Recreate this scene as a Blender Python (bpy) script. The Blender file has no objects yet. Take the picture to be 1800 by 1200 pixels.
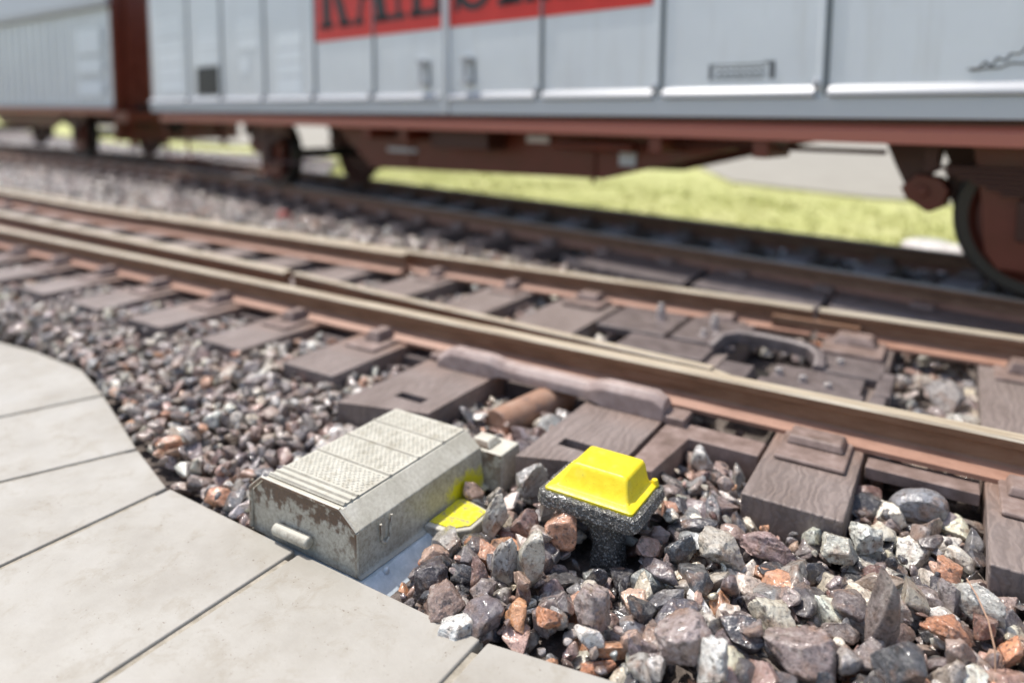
import bpy, bmesh, math, random
import numpy as np
from mathutils import Vector, Matrix, noise as mnoise

S = bpy.context.scene
C = S.collection
R = math.radians

# ------------------------------------------------------------------ camera
FPX, YAW, PITCH, ROLL, CAMH = 1270.0, R(31.8), R(6.3), R(0.75), 1.35
PPY = 192 + FPX * math.tan(PITCH)
cam = bpy.data.cameras.new('camera')
camo = bpy.data.objects.new('camera', cam)
C.objects.link(camo)
F_ = Vector((-math.sin(YAW) * math.cos(PITCH), math.cos(YAW) * math.cos(PITCH), -math.sin(PITCH)))
R0 = Vector((math.cos(YAW), math.sin(YAW), 0))
U0 = R0.cross(F_)
R_ = R0 * math.cos(ROLL) + U0 * math.sin(ROLL)
U_ = -R0 * math.sin(ROLL) + U0 * math.cos(ROLL)
CP = Vector((0, 0, CAMH))
m = Matrix(((R_.x, U_.x, -F_.x, 0), (R_.y, U_.y, -F_.y, 0), (R_.z, U_.z, -F_.z, CAMH), (0, 0, 0, 1)))
camo.matrix_world = m
cam.sensor_width = 36
cam.lens = FPX / 1800 * 36
cam.shift_y = -(600 - PPY) / 1800
cam.clip_start = 0.05
cam.clip_end = 2000
cam.dof.use_dof = True
cam.dof.focus_distance = 2.2
cam.dof.aperture_fstop = 0.62
S.camera = camo

# ------------------------------------------------------------------ light
SUN = Vector((-0.46, 0.035, 1.0)).normalized()
w = bpy.data.worlds.new("World")
S.world = w
w.use_nodes = True
nt = w.node_tree
sky = nt.nodes.new('ShaderNodeTexSky')
sky.sky_type = 'NISHITA'
sky.sun_disc = False
sky.sun_elevation = math.asin(SUN.z)
sky.sun_rotation = math.atan2(SUN.x, SUN.y)
sky.dust_density = 2.5
sky.ozone_density = 1.0
nt.nodes['Background'].inputs['Strength'].default_value = 0.15
nt.links.new(sky.outputs[0], nt.nodes['Background'].inputs['Color'])
sl = bpy.data.lights.new('sun', 'SUN')
sl.energy = 3.6
sl.angle = R(0.6)
sl.color = (1.0, 0.955, 0.89)
so = bpy.data.objects.new('sun', sl)
so.rotation_euler = (-SUN).to_track_quat('-Z', 'Y').to_euler()
C.objects.link(so)
S.view_settings.view_transform = 'Standard'
S.view_settings.look = 'None'
S.view_settings.exposure = 0.35
S.view_settings.gamma = 1.0
S.cycles.max_bounces = 6
S.cycles.use_denoising = True

# ------------------------------------------------------------------ materials
def mat(name, col, rough=0.6, metal=0.0, coat=0.0, spec=0.5, cr=0.1):
    mt = bpy.data.materials.new(name)
    mt.use_nodes = True
    b = mt.node_tree.nodes['Principled BSDF']
    b.inputs['Base Color'].default_value = (*col, 1)
    b.inputs['Roughness'].default_value = rough
    b.inputs['Metallic'].default_value = metal
    b.inputs['Coat Weight'].default_value = coat
    b.inputs['Coat Roughness'].default_value = cr
    b.inputs['Specular IOR Level'].default_value = spec
    return mt

class N:
    """small node helper"""
    def __init__(s, mt):
        s.t = mt.node_tree; s.b = s.t.nodes['Principled BSDF']
    def n(s, typ, **kw):
        x = s.t.nodes.new('ShaderNode' + typ)
        for k, v in kw.items(): setattr(x, k, v)
        return x
    def l(s, a, b): s.t.links.new(a, b)
    def coord(s, kind='Object', scale=(1, 1, 1), rnd=False):
        c = s.n('TexCoord'); mp = s.n('Mapping'); mp.inputs['Scale'].default_value = scale
        s.l(c.outputs[kind], mp.inputs['Vector'])
        if rnd:
            oi = s.n('ObjectInfo'); mu = s.n('VectorMath', operation='SCALE')
            cb = s.n('CombineXYZ')
            for i in range(3): s.l(oi.outputs['Random'], cb.inputs[i])
            s.l(cb.outputs[0], mu.inputs[0]); mu.inputs['Scale'].default_value = 37.0
            s.l(mu.outputs[0], mp.inputs['Location'])
        return mp.outputs[0]
    def noise(s, vec, scale, detail=4, rough=0.6, dist=0.0):
        x = s.n('TexNoise'); x.inputs['Scale'].default_value = scale
        x.inputs['Detail'].default_value = detail; x.inputs['Roughness'].default_value = rough
        x.inputs['Distortion'].default_value = dist
        s.l(vec, x.inputs['Vector']); return x.outputs['Fac']
    def ramp(s, fac, stops):
        x = s.n('ValToRGB'); r = x.color_ramp
        while len(r.elements) < len(stops): r.elements.new(0.5)
        for e, (p, c) in zip(r.elements, stops):
            e.position = p; e.color = (*c, 1) if len(c) == 3 else c
        s.l(fac, x.inputs[0]); return x.outputs[0]
    def g(s, fac, a, b, x0=0.0, x1=1.0):
        x = s.n('MapRange'); x.inputs[1].default_value = a; x.inputs[2].default_value = b
        x.inputs[3].default_value = x0; x.inputs[4].default_value = x1
        s.l(fac, x.inputs[0]); return x.outputs[0]
    def mix(s, fac, a, b, bt='MIX'):
        x = s.n('Mix', data_type='RGBA', blend_type=bt)
        for v, k in ((fac, 0), (a, 6), (b, 7)):
            if isinstance(v, (int, float)): x.inputs[k].default_value = v
            elif isinstance(v, tuple): x.inputs[k].default_value = (*v, 1)
            else: s.l(v, x.inputs[k])
        return x.outputs[2]
    def math(s, op, a, b=0.0):
        x = s.n('Math', operation=op)
        for v, k in ((a, 0), (b, 1)):
            if isinstance(v, (int, float)): x.inputs[k].default_value = v
            else: s.l(v, x.inputs[k])
        return x.outputs[0]
    def bump(s, h, strength=0.5, dist=0.01, prev=None):
        x = s.n('Bump'); x.inputs['Strength'].default_value = strength; x.inputs['Distance'].default_value = dist
        s.l(h, x.inputs['Height'])
        if prev is not None: s.l(prev, x.inputs['Normal'])
        return x.outputs[0]
    def sep(s, vec):
        x = s.n('SeparateXYZ'); s.l(vec, x.inputs[0]); return x.outputs
    def set(s, **kw):
        for k, v in kw.items():
            k = {'col': 'Base Color', 'rough': 'Roughness', 'nor': 'Normal', 'metal': 'Metallic', 'coat': 'Coat Weight', 'cnor': 'Coat Normal', 'spec': 'Specular IOR Level'}[k]
            s.l(v, s.b.inputs[k])

M = {}
# stone ballast, coloured stone by stone through the Col attribute
def stone_mat(name, bump=1.0):
    mt = mat(name, (0.2, 0.18, 0.17), 0.4, spec=0.6, coat=0.55, cr=0.11)
    q = N(mt); at = q.n('Attribute', attribute_name='Col')
    v = q.coord('Object')
    n1 = q.noise(v, 26, 6, 0.72, 0.3); n2 = q.noise(v, 140, 4, 0.8); n3 = q.noise(v, 13, 3); n4 = q.noise(v, 60, 3, 0.6)
    c = q.mix(q.g(n1, 0.38, 0.62), at.outputs['Color'], (0.60, 0.54, 0.49), 'MULTIPLY')
    c = q.mix(q.g(n3, 0.54, 0.66, 0, 0.55), c, (0.34, 0.20, 0.13))
    c = q.mix(q.g(n3, 0.44, 0.34, 0, 0.35), c, (0.50, 0.46, 0.40))
    c = q.mix(q.g(n2, 0.57, 0.70, 0, 0.85), c, (0.022, 0.018, 0.016))
    c = q.mix(q.g(n2, 0.43, 0.30, 0, 0.5), c, (0.66, 0.62, 0.55))
    c = q.mix(q.g(n4, 0.55, 0.66, 0, 0.75), c, (0.05, 0.036, 0.03)); c = q.mix(q.g(n4, 0.42, 0.30, 0, 0.35), c, (0.62, 0.56, 0.50))
    h = q.math('ADD', q.math('MULTIPLY', n1, 0.9), q.math('MULTIPLY', n2, 0.30))
    nb = q.bump(h, 0.9 * bump, 0.014)
    ws = q.noise(v, 9, 2)
    q.set(col=c, nor=nb, rough=q.g(n1, 0.3, 0.7, 0.5, 0.22), coat=q.g(ws, 0.30, 0.44, 0.6, 1.0))
    nb2 = q.bump(q.noise(v, 48, 2, 0.5), 1.0, 0.007); nb2 = q.bump(q.noise(v, 170, 2, 0.5), 1.0, 0.0016, nb2)
    q.set(cnor=nb2)
    return mt
M['stone'] = stone_mat('ballast_stone')

# paving slabs: cream grey concrete with soft mottling and dark specks
mt = M['slab'] = mat('paving_concrete', (0.5, 0.47, 0.42), 0.55)
q = N(mt); v = q.coord('Object', rnd=True)
a = q.noise(v, 3.2, 5, 0.62); b = q.noise(v, 42, 4, 0.7); c_ = q.noise(v, 8.5, 6, 0.72, 0.4); sp = q.noise(v, 95, 2, 0.5)
col = q.ramp(a, [(0.3, (0.305, 0.280, 0.235)), (0.5, (0.36, 0.338, 0.293)), (0.72, (0.405, 0.387, 0.345))])
col = q.mix(q.g(c_, 0.52, 0.72, 0, 0.6), col, (0.25, 0.215, 0.16))
spm = q.math('MULTIPLY', q.g(sp, 0.68, 0.76), q.g(c_, 0.42, 0.60))
col = q.mix(spm, col, (0.13, 0.095, 0.07))
nb = q.bump(b, 0.12, 0.006); nb = q.bump(a, 0.25, 0.02, nb)
q.set(col=col, nor=nb, rough=q.g(c_, 0.3, 0.7, 0.42, 0.62))
M['grout'] = mat('grout', (0.15, 0.13, 0.095), 0.9)
q = N(M['grout']); v = q.coord(); n_ = q.noise(v, 30, 5)
q.set(col=q.ramp(n_, [(0.3, (0.24, 0.21, 0.16)), (0.7, (0.42, 0.38, 0.31))]), nor=q.bump(n_, 0.6, 0.01))

# sleepers: grey brown moulded wood with wavy grain and rusty dust
mt = M['sleeper'] = mat('sleeper_wood', (0.2, 0.16, 0.14), 0.62)
q = N(mt); v = q.coord('Object', (1, 0.45, 1), rnd=True)
wv = q.n('TexWave', wave_type='BANDS', bands_direction='X'); q.l(v, wv.inputs['Vector'])
wv.inputs['Scale'].default_value = 9; wv.inputs['Distortion'].default_value = 14.0; wv.inputs['Detail'].default_value = 3
wv.inputs['Detail Scale'].default_value = 1.1; wv.inputs['Detail Roughness'].default_value = 0.55
n1 = q.noise(v, 6, 5); n2 = q.noise(v, 60, 4)
col = q.ramp(n1, [(0.3, (0.165, 0.128, 0.11)), (0.6, (0.235, 0.19, 0.17)), (0.8, (0.31, 0.265, 0.24))])
gx = q.sep(q.coord('Object'))
# rusty dust spreads outwards from the rail (local y = 0 is the rail line)
dust = q.math('MULTIPLY', q.g(q.math('ABSOLUTE', gx[1]), 0.42, 0.05), q.g(n1, 0.3, 0.62))
col = q.mix(q.math('MULTIPLY', dust, 0.8), col, (0.27, 0.14, 0.082))
col = q.mix(q.g(wv.outputs['Fac'], 0.35, 0.0, 0, 0.28), col, (0.09, 0.07, 0.06))
nb = q.bump(wv.outputs['Fac'], 0.42, 0.006); nb = q.bump(n2, 0.2, 0.004, nb)
q.set(col=col, nor=nb, rough=q.g(n2, 0.3, 0.7, 0.45, 0.7))

# moulded track fittings, grey-mauve
mt = M['fitting'] = mat('track_fitting', (0.24, 0.185, 0.175), 0.5)
q = N(mt); v = q.coord(rnd=True); n1 = q.noise(v, 12, 5, 0.65); n2 = q.noise(v, 80, 3)
q.set(col=q.ramp(n1, [(0.3, (0.135, 0.092, 0.072)), (0.55, (0.23, 0.165, 0.14)), (0.75, (0.33, 0.255, 0.225))]), nor=q.bump(n2, 0.25, 0.004), rough=q.g(n1, 0.3, 0.7, 0.42, 0.6))
mt = M['fitting_light'] = mat('track_fitting_pale', (0.36, 0.28, 0.25), 0.45)
q = N(mt); v = q.coord(rnd=True); n1 = q.noise(v, 10, 5, 0.65); n2 = q.noise(v, 90, 3)
q.set(col=q.ramp(n1, [(0.3, (0.25, 0.18, 0.155)), (0.55, (0.37, 0.285, 0.255)), (0.75, (0.46, 0.375, 0.34))]), nor=q.bump(n2, 0.25, 0.004), rough=q.g(n1, 0.3, 0.7, 0.36, 0.52))
mt = M['pipe'] = mat('rusty_pipe', (0.3, 0.17, 0.11), 0.5)
q = N(mt); v = q.coord(); n1 = q.noise(v, 9, 5, 0.65)
q.set(col=q.ramp(n1, [(0.3, (0.17, 0.12, 0.10)), (0.5, (0.34, 0.19, 0.12)), (0.7, (0.40, 0.27, 0.20))]), nor=q.bump(q.noise(v, 50, 4), 0.4, 0.005))
mt = M['fitting_dark'] = mat('track_fitting_dark', (0.12, 0.09, 0.08), 0.45)
q = N(mt); v = q.coord(rnd=True); n1 = q.noise(v, 12, 5, 0.65)
q.set(col=q.ramp(n1, [(0.3, (0.085, 0.066, 0.06)), (0.7, (0.19, 0.155, 0.145))]), nor=q.bump(q.noise(v, 70, 3), 0.25, 0.004))
M['bolt'] = mat('bolt_metal', (0.55, 0.5, 0.47), 0.3, 0.6)

# rails
mt = M['rail_head'] = mat('rail_head_metal', (0.72, 0.63, 0.46), 0.34, 0.3)
q = N(mt); v = q.coord('Object', (0.35, 9, 9)); n1 = q.noise(v, 9, 4)
q.set(col=q.ramp(n1, [(0.3, (0.44, 0.345, 0.235)), (0.5, (0.60, 0.505, 0.365)), (0.75, (0.82, 0.735, 0.58))]), rough=q.g(n1, 0.3, 0.7, 0.3, 0.45), nor=q.bump(q.noise(q.coord(), 120, 3), 0.15, 0.003))
mt = M['rail_side'] = mat('rail_rust', (0.13, 0.075, 0.045), 0.55)
q = N(mt); v = q.coord('Object', (0.8, 3, 3)); n1 = q.noise(v, 7, 6, 0.7)
z = q.sep(q.coord('Object'))[2]
base = q.ramp(n1, [(0.3, (0.15, 0.075, 0.040)), (0.5, (0.235, 0.122, 0.066)), (0.7, (0.29, 0.165, 0.098))])
base = q.mix(q.g(z, 0.050, 0.042), base, q.ramp(n1, [(0.3, (0.25, 0.125, 0.08)), (0.55, (0.37, 0.20, 0.135)), (0.75, (0.28, 0.165, 0.12))]))
q.set(col=base, nor=q.bump(q.noise(q.coord(), 60, 4), 0.2, 0.004), rough=q.g(n1, 0.3, 0.7, 0.4, 0.6))

# moulded cover of the point motor: pale stone grey with brown grime and a spill of yellow paint
def cover_mat(name, chequer):
    mt = mat(name, (0.45, 0.43, 0.36), 0.5)
    q = N(mt); v = q.coord(); x, y, z = q.sep(v)
    n1 = q.noise(v, 9, 5, 0.65); n2 = q.noise(v, 70, 5, 0.75); n3 = q.noise(v, 22, 4)
    col = q.ramp(n1, [(0.3, (0.45, 0.425, 0.345)), (0.6, (0.57, 0.545, 0.46)), (0.8, (0.66, 0.64, 0.57))])
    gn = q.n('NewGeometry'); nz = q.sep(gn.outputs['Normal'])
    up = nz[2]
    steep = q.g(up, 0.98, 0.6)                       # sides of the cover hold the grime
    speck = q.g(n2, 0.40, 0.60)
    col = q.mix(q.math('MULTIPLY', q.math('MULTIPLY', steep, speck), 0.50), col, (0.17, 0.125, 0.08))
    front = q.g(nz[1], -0.6, -0.9)
    rust = q.math('MULTIPLY', q.math('MULTIPLY', front, q.g(q.math('ADD', q.math('ADD', n3, q.g(q.math('ABSOLUTE', x), 0.2, 0.25, 0, 0.12)), q.g(z, -0.03, 0.06, 0, 0.22)), 0.55, 0.66)), q.g(z, -0.12, 0.0, 0.3, 1.0))
    col = q.mix(q.math('MULTIPLY', rust, 0.92), col, q.ramp(n2, [(0.35, (0.05, 0.022, 0.011)), (0.65, (0.15, 0.078, 0.04))]))
    col = q.mix(q.math('MULTIPLY', q.g(n2, 0.64, 0.74), 0.5), col, (0.08, 0.065, 0.04))
    if chequer: col = q.mix(0.4, col, (0.47, 0.46, 0.385)); col = q.mix(q.g(n3, 0.50, 0.68, 0, 0.5), col, (0.25, 0.22, 0.15))
    if not chequer:
        # yellow paint overspray on the far lower part of the right side
        dx = q.math('POWER', q.math('DIVIDE', q.math('SUBTRACT', y, 0.58), 0.16), 2.0)
        dz = q.math('POWER', q.math('DIVIDE', q.math('ADD', z, 0.095), 0.085), 2.0)
        d = q.math('ADD', q.math('ADD', dx, dz), q.math('ADD', q.math('MULTIPLY', n2, 1.6), q.math('MULTIPLY', n3, 1.0)))
        ym = q.math('MULTIPLY', q.g(d, 2.0, 1.5), q.g(nz[0], 0.3, 0.7))
        col = q.mix(ym, col, (0.70, 0.66, 0.012))
    h = q.math('MULTIPLY', n2, 0.5)
    q.set(col=col, nor=q.bump(h, 0.35, 0.005), rough=q.g(n1, 0.3, 0.7, 0.38, 0.62))
    return mt
M['cover'] = cover_mat('cover_shell', False)
M['cover_lid'] = cover_mat('cover_lid', True)
mt = M['blue_base'] = mat('glued_base', (0.34, 0.42, 0.46), 0.35, coat=0.6)  # bluish skylight tint of the shaded base put into its colour
q = N(mt); v = q.coord(); n1 = q.noise(v, 25, 5)
q.set(col=q.ramp(n1, [(0.3, (0.46, 0.54, 0.57)), (0.7, (0.72, 0.79, 0.83))]), nor=q.bump(n1, 0.5, 0.01))

mt = M['yellow'] = mat('yellow_paint', (0.82, 0.70, 0.008), 0.42)
q = N(mt); v = q.coord(); n1 = q.noise(v, 40, 4); n2 = q.noise(v, 130, 3)
col = q.mix(q.g(n1, 0.3, 0.7), (0.84, 0.64, 0.012), (0.92, 0.74, 0.025))
col = q.mix(q.g(n2, 0.66, 0.74), col, (0.25, 0.2, 0.02)); col = q.mix(q.g(q.noise(v, 14, 4), 0.55, 0.72, 0, 0.3), col, (0.72, 0.66, 0.20))
q.set(col=col, nor=q.bump(q.math('ADD', n1, q.math('MULTIPLY', n2, 0.4)), 0.22, 0.005), rough=q.g(n1, 0.3, 0.7, 0.36, 0.5))
mt = M['yellow_worn'] = mat('yellow_worn', (0.75, 0.65, 0.02), 0.45)
q = N(mt); v = q.coord(); n1 = q.noise(v, 38, 5, 0.75)
q.set(col=q.ramp(n1, [(0.42, (0.75, 0.68, 0.015)), (0.55, (0.62, 0.55, 0.05)), (0.62, (0.33, 0.30, 0.21))]), nor=q.bump(n1, 0.4, 0.005))

mt = M['glitter'] = mat('dark_granular', (0.03, 0.03, 0.028), 0.35, coat=0.6)
q = N(mt); v = q.coord()
vo = q.n('TexVoronoi'); vo.inputs['Scale'].default_value = 260; q.l(v, vo.inputs['Vector'])
vs = q.sep(vo.outputs['Color'])
fl = q.g(vs[0], 0.80, 0.92)  # white flecks put the mount's sparkles into the colour
n1 = q.noise(v, 90, 4, 0.7)
col = q.mix(fl, q.ramp(n1, [(0.3, (0.05, 0.048, 0.042)), (0.7, (0.21, 0.20, 0.175))]), (0.80, 0.78, 0.72))
nb = q.bump(vo.outputs['Distance'], 0.8, 0.008); nb = q.bump(n1, 0.7, 0.008, nb)
q.set(col=col, nor=nb, rough=q.g(vs[1], 0, 1, 0.12, 0.4), metal=q.math('MULTIPLY', fl, 0.6))

# wagon
mt = M['silver'] = mat('silver_paint', (0.46, 0.50, 0.53), 0.42, 0.25)
q = N(mt); v = q.coord(rnd=True); n1 = q.noise(v, 0.9, 4); n2 = q.noise(v, 14, 4)
gr = q.noise(q.coord('Object', (3.0, 3.0, 0.35)), 3, 4)
q.set(col=q.mix(q.g(gr, 0.52, 0.75, 0, 0.3), q.mix(q.g(n1, 0.3, 0.7), (0.70, 0.73, 0.76), (0.78, 0.81, 0.835)), (0.52, 0.51, 0.48)), nor=q.bump(n2, 0.12, 0.01), rough=q.g(n2, 0.3, 0.7, 0.36, 0.5))
M['silver_light'] = mat('silver_ledge', (0.46, 0.47, 0.49), 0.4, 0.0)
M['silver_dull'] = mat('silver_skirt', (0.56, 0.59, 0.61), 0.5, 0.15)
M['seam'] = mat('seam_dark', (0.16, 0.18, 0.19), 0.6)
M['pale_print'] = mat('pale_print', (0.88, 0.93, 0.95), 0.5)
M['red_panel'] = mat('red_panel', (0.66, 0.03, 0.02), 0.45)
M['black_print'] = mat('black_print', (0.02, 0.02, 0.022), 0.5)
M['grey_print'] = mat('grey_print', (0.12, 0.13, 0.14), 0.5)
mt = M['oxide'] = mat('oxide_red', (0.21, 0.055, 0.032), 0.38)
q = N(mt); v = q.coord(rnd=True); n1 = q.noise(v, 4, 5)
q.set(col=q.ramp(n1, [(0.3, (0.125, 0.027, 0.013)), (0.7, (0.18, 0.042, 0.022))]), rough=q.g(n1, 0.3, 0.7, 0.3, 0.5))
M['oxide_sill_lit'] = mat('oxide_sill_lit', (0.50, 0.17, 0.125), 0.3)  # lighter oxide, the sill's pinkish highlight put into the colour
M['oxide_dark'] = mat('oxide_dark', (0.065, 0.02, 0.011), 0.5)
M['wheel_black'] = mat('wheel_tread', (0.05, 0.046, 0.04), 0.38, 0.5)
M['wheel_disc'] = mat('wheel_disc', (0.13, 0.034, 0.02), 0.5)
M['black'] = mat('black_iron', (0.02, 0.018, 0.016), 0.5)
M['roof'] = mat('wagon_roof', (0.48, 0.5, 0.52), 0.5, 0.2)
M['white_plate'] = mat('white_plate', (0.8, 0.78, 0.8), 0.4)

# ground
mt = M['bed'] = mat('ballast_bed', (0.1, 0.08, 0.07), 0.9)
q = N(mt); v = q.coord(); n1 = q.noise(v, 14, 6, 0.7); n2 = q.noise(v, 1.2, 3)
q.set(col=q.ramp(n1, [(0.3, (0.05, 0.042, 0.038)), (0.5, (0.13, 0.105, 0.09)), (0.75, (0.33, 0.28, 0.25))]), nor=q.bump(n1, 1.0, 0.03))
mt = M['meadow'] = mat('meadow_flock', (0.4, 0.45, 0.1), 0.9)
q = N(mt); v = q.coord(); n1 = q.noise(v, 1.3, 5, 0.6); n2 = q.noise(v, 12, 4)
col = q.ramp(n1, [(0.3, (0.36, 0.375, 0.12)), (0.5, (0.43, 0.43, 0.16)), (0.7, (0.50, 0.485, 0.22))])
q.set(col=q.mix(q.g(n2, 0.4, 0.65, 0, 0.05), col, (0.3, 0.36, 0.07)), nor=q.bump(n2, 0.25, 0.03))
mt = M['blade'] = mat('grass_blade', (0.45, 0.5, 0.12), 0.7)
q = N(mt); at = q.n('Attribute', attribute_name='Col'); q.l(at.outputs['Color'], q.b.inputs['Base Color'])
mt = M['path'] = mat('path_concrete', (0.46, 0.43, 0.39), 0.8)
q = N(mt); v = q.coord(); n1 = q.noise(v, 1.5, 5)
q.set(col=q.ramp(n1, [(0.3, (0.28, 0.255, 0.205)), (0.7, (0.34, 0.315, 0.26))]))

# ------------------------------------------------------------------ mesh helpers
class MB:
    def __init__(s): s.v = []; s.f = []; s.mi = []
    def add(s, vs, fs, mi=0):
        o = len(s.v); s.v += [tuple(p) for p in vs]; s.f += [tuple(i + o for i in f) for f in fs]; s.mi += [mi] * len(fs); return s
    def box(s, x0, x1, y0, y1, z0, z1, mi=0, top=None):
        """top=(ix,iy) insets the top face"""
        ix, iy = top or (0, 0)
        vs = [(x0, y0, z0), (x1, y0, z0), (x1, y1, z0), (x0, y1, z0), (x0 + ix, y0 + iy, z1), (x1 - ix, y0 + iy, z1), (x1 - ix, y1 - iy, z1), (x0 + ix, y1 - iy, z1)]
        return s.add(vs, [(3, 2, 1, 0), (4, 5, 6, 7), (0, 1, 5, 4), (1, 2, 6, 5), (2, 3, 7, 6), (3, 0, 4, 7)], mi)
    def prism_xy(s, poly, z0, z1, mi=0):
        n = len(poly); vs = [(x, y, z0) for x, y in poly] + [(x, y, z1) for x, y in poly]
        return s.add(vs, [tuple(reversed(range(n))), tuple(range(n, 2 * n))] + [(i, (i + 1) % n, n + (i + 1) % n, n + i) for i in range(n)], mi)
    def prism_xz(s, poly, y0, y1, mi=0):
        n = len(poly); vs = [(x, y0, z) for x, z in poly] + [(x, y1, z) for x, z in poly]
        return s.add(vs, [tuple(range(n)), tuple(reversed(range(n, 2 * n)))] + [((i + 1) % n, i, n + i, n + (i + 1) % n) for i in range(n)], mi)
    def prism_yz(s, poly, x0, x1, mi=0):
        n = len(poly); vs = [(x0, y, z) for y, z in poly] + [(x1, y, z) for y, z in poly]
        return s.add(vs, [tuple(reversed(range(n))), tuple(range(n, 2 * n))] + [(i, (i + 1) % n, n + (i + 1) % n, n + i) for i in range(n)], mi)
    def tube(s, p0, p1, r0, r1=None, n=16, mi=0, cap=True):
        r1 = r0 if r1 is None else r1
        p0, p1 = Vector(p0), Vector(p1); d = (p1 - p0).normalized()
        a = d.orthogonal().normalized(); b = d.cross(a)
        vs = []
        for p, r in ((p0, r0), (p1, r1)):
            vs += [p + (a * math.cos(t) + b * math.sin(t)) * r for t in (2 * math.pi * i / n for i in range(n))]
        fs = [(i, (i + 1) % n, n + (i + 1) % n, n + i) for i in range(n)]
        if cap: fs += [tuple(reversed(range(n))), tuple(range(n, 2 * n))]
        return s.add(vs, fs, mi)
    def lathe_y(s, prof, cx, cz, n=40, mi=0):
        """prof: list of (y, r) revolved about the y axis through (cx, cz)"""
        vs = []; k = len(prof)
        for i in range(n):
            t = 2 * math.pi * i / n
            vs += [(cx + r * math.cos(t), y, cz + r * math.sin(t)) for y, r in prof]
        fs = []
        for i in range(n):
            for j in range(k - 1):
                a = i * k + j; b = ((i + 1) % n) * k + j
                fs.append((a, a + 1, b + 1, b))
        return s.add(vs, fs, mi)
    def sweep(s, sec, path, mi=0, mis=None):
        """sec: closed (side, z) section swept along path of (x, y, z); side points to the left of travel"""
        n = len(sec); vs = []
        P = [Vector(p) for p in path]
        for i, p in enumerate(P):
            t = (P[min(i + 1, len(P) - 1)] - P[max(i - 1, 0)]); t.z = 0; t.normalize()
            sd = Vector((-t.y, t.x, 0))
            vs += [p + sd * a + Vector((0, 0, b)) for a, b in sec]
        o = len(s.v); s.v += [tuple(p) for p in vs]
        for i in range(len(P) - 1):
            for j in range(n):
                k = (j + 1) % n
                s.f.append(tuple(o + q for q in (i * n + j, i * n + k, (i + 1) * n + k, (i + 1) * n + j)))
                s.mi.append(mis[j] if mis else mi)
        s.f.append(tuple(o + j for j in reversed(range(n)))); s.mi.append(mi)
        s.f.append(tuple(o + (len(P) - 1) * n + j for j in range(n))); s.mi.append(mi)
        return s
    def build(s, name, mats, parent=None, bevel=0, seg=2, smooth=False, sub=0):
        me = bpy.data.meshes.new(name)
        me.from_pydata([tuple(p) for p in s.v], [], s.f)
        for x in (mats if isinstance(mats, (list, tuple)) else [mats]): me.materials.append(M[x] if isinstance(x, str) else x)
        me.polygons.foreach_set('material_index', s.mi)
        bm = bmesh.new(); bm.from_mesh(me); bmesh.ops.recalc_face_normals(bm, faces=bm.faces)
        if smooth:
            for f in bm.faces: f.smooth = True
            for e in bm.edges:
                if len(e.link_faces) == 2 and e.calc_face_angle(0) > R(35): e.smooth = False
        bm.to_mesh(me); bm.free()
        o = bpy.data.objects.new(name, me); C.objects.link(o)
        if bevel:
            b = o.modifiers.new('bevel', 'BEVEL'); b.width = bevel; b.segments = seg; b.limit_method = 'ANGLE'; b.angle_limit = R(30)
            b.harden_normals = False
            for p in me.polygons: p.use_smooth = True
            w_ = o.modifiers.new('wn', 'WEIGHTED_NORMAL'); w_.keep_sharp = False
        if parent: o.parent = parent
        return o

def tag(o, label, cat, group=None, kind=None):
    o['label'] = label; o['category'] = cat
    if group: o['group'] = group
    if kind: o['kind'] = kind
    return o
def empty(name, label, cat, loc=(0, 0, 0), rot=(0, 0, 0), group=None):
    o = bpy.data.objects.new(name, None); C.objects.link(o)
    o.location = loc; o.rotation_euler = rot; o.empty_display_size = 0.1
    return tag(o, label, cat, group)
def struct(o, kind='structure'):
    o['kind'] = kind; return o
def copy_tree(o, parent=None):
    c = o.copy(); C.objects.link(c)
    if parent: c.parent = parent
    for ch in list(o.children): copy_tree(ch, c)
    return c

# ------------------------------------------------------------------ ground
BEDZ = -0.185
b = MB(); b.add([(-60, -6, BEDZ), (14, -6, BEDZ), (14, 9.9, BEDZ), (-13, 12.2, BEDZ), (-60, 24, BEDZ)], [(0, 1, 2, 3, 4)])
struct(b.build('ballast_bed', 'bed'))
b = MB(); b.add([(-900, -600, -0.24), (900, -600, -0.24), (900, 1200, -0.24), (-900, 1200, -0.24)], [(0, 1, 2, 3)])
struct(b.build('ground', 'meadow'))
rnd = random.Random(5)
nx, ny = 60, 30
b = MB()
vs = []
for j in range(ny + 1):
    for i in range(nx + 1):
        u = i / nx; t = j / ny
        x = -22 + 36 * u
        y0 = 5.66 - 0.2 * (x - 0.41) + 2.45 + (0 if x > -11 else 0.9 * min(3, -11 - x))
        y = y0 + (27 - y0) * t
        vs.append((x, y, -0.13 + 0.05 * mnoise.noise(Vector((x * 0.6, y * 0.6, 0))) * min(1, t * 5) - (0.05 if j == 0 else 0)))
fs = [(j * (nx + 1) + i, j * (nx + 1) + i + 1, (j + 1) * (nx + 1) + i + 1, (j + 1) * (nx + 1) + i) for j in range(ny) for i in range(nx)]
b.add(vs, fs)
struct(b.build('meadow', 'meadow', smooth=True))
b = MB(); b.prism_xy([(40, 13.0), (-1.3, 13.8), (-3.98, 15.1), (-6.2, 19.5), (-11, 19.5), (-17.5, 16.4), (-30, 19), (-60, 30), (-60, 90), (40, 90)], -0.235, -0.075)
struct(b.build('path', 'path'))

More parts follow.
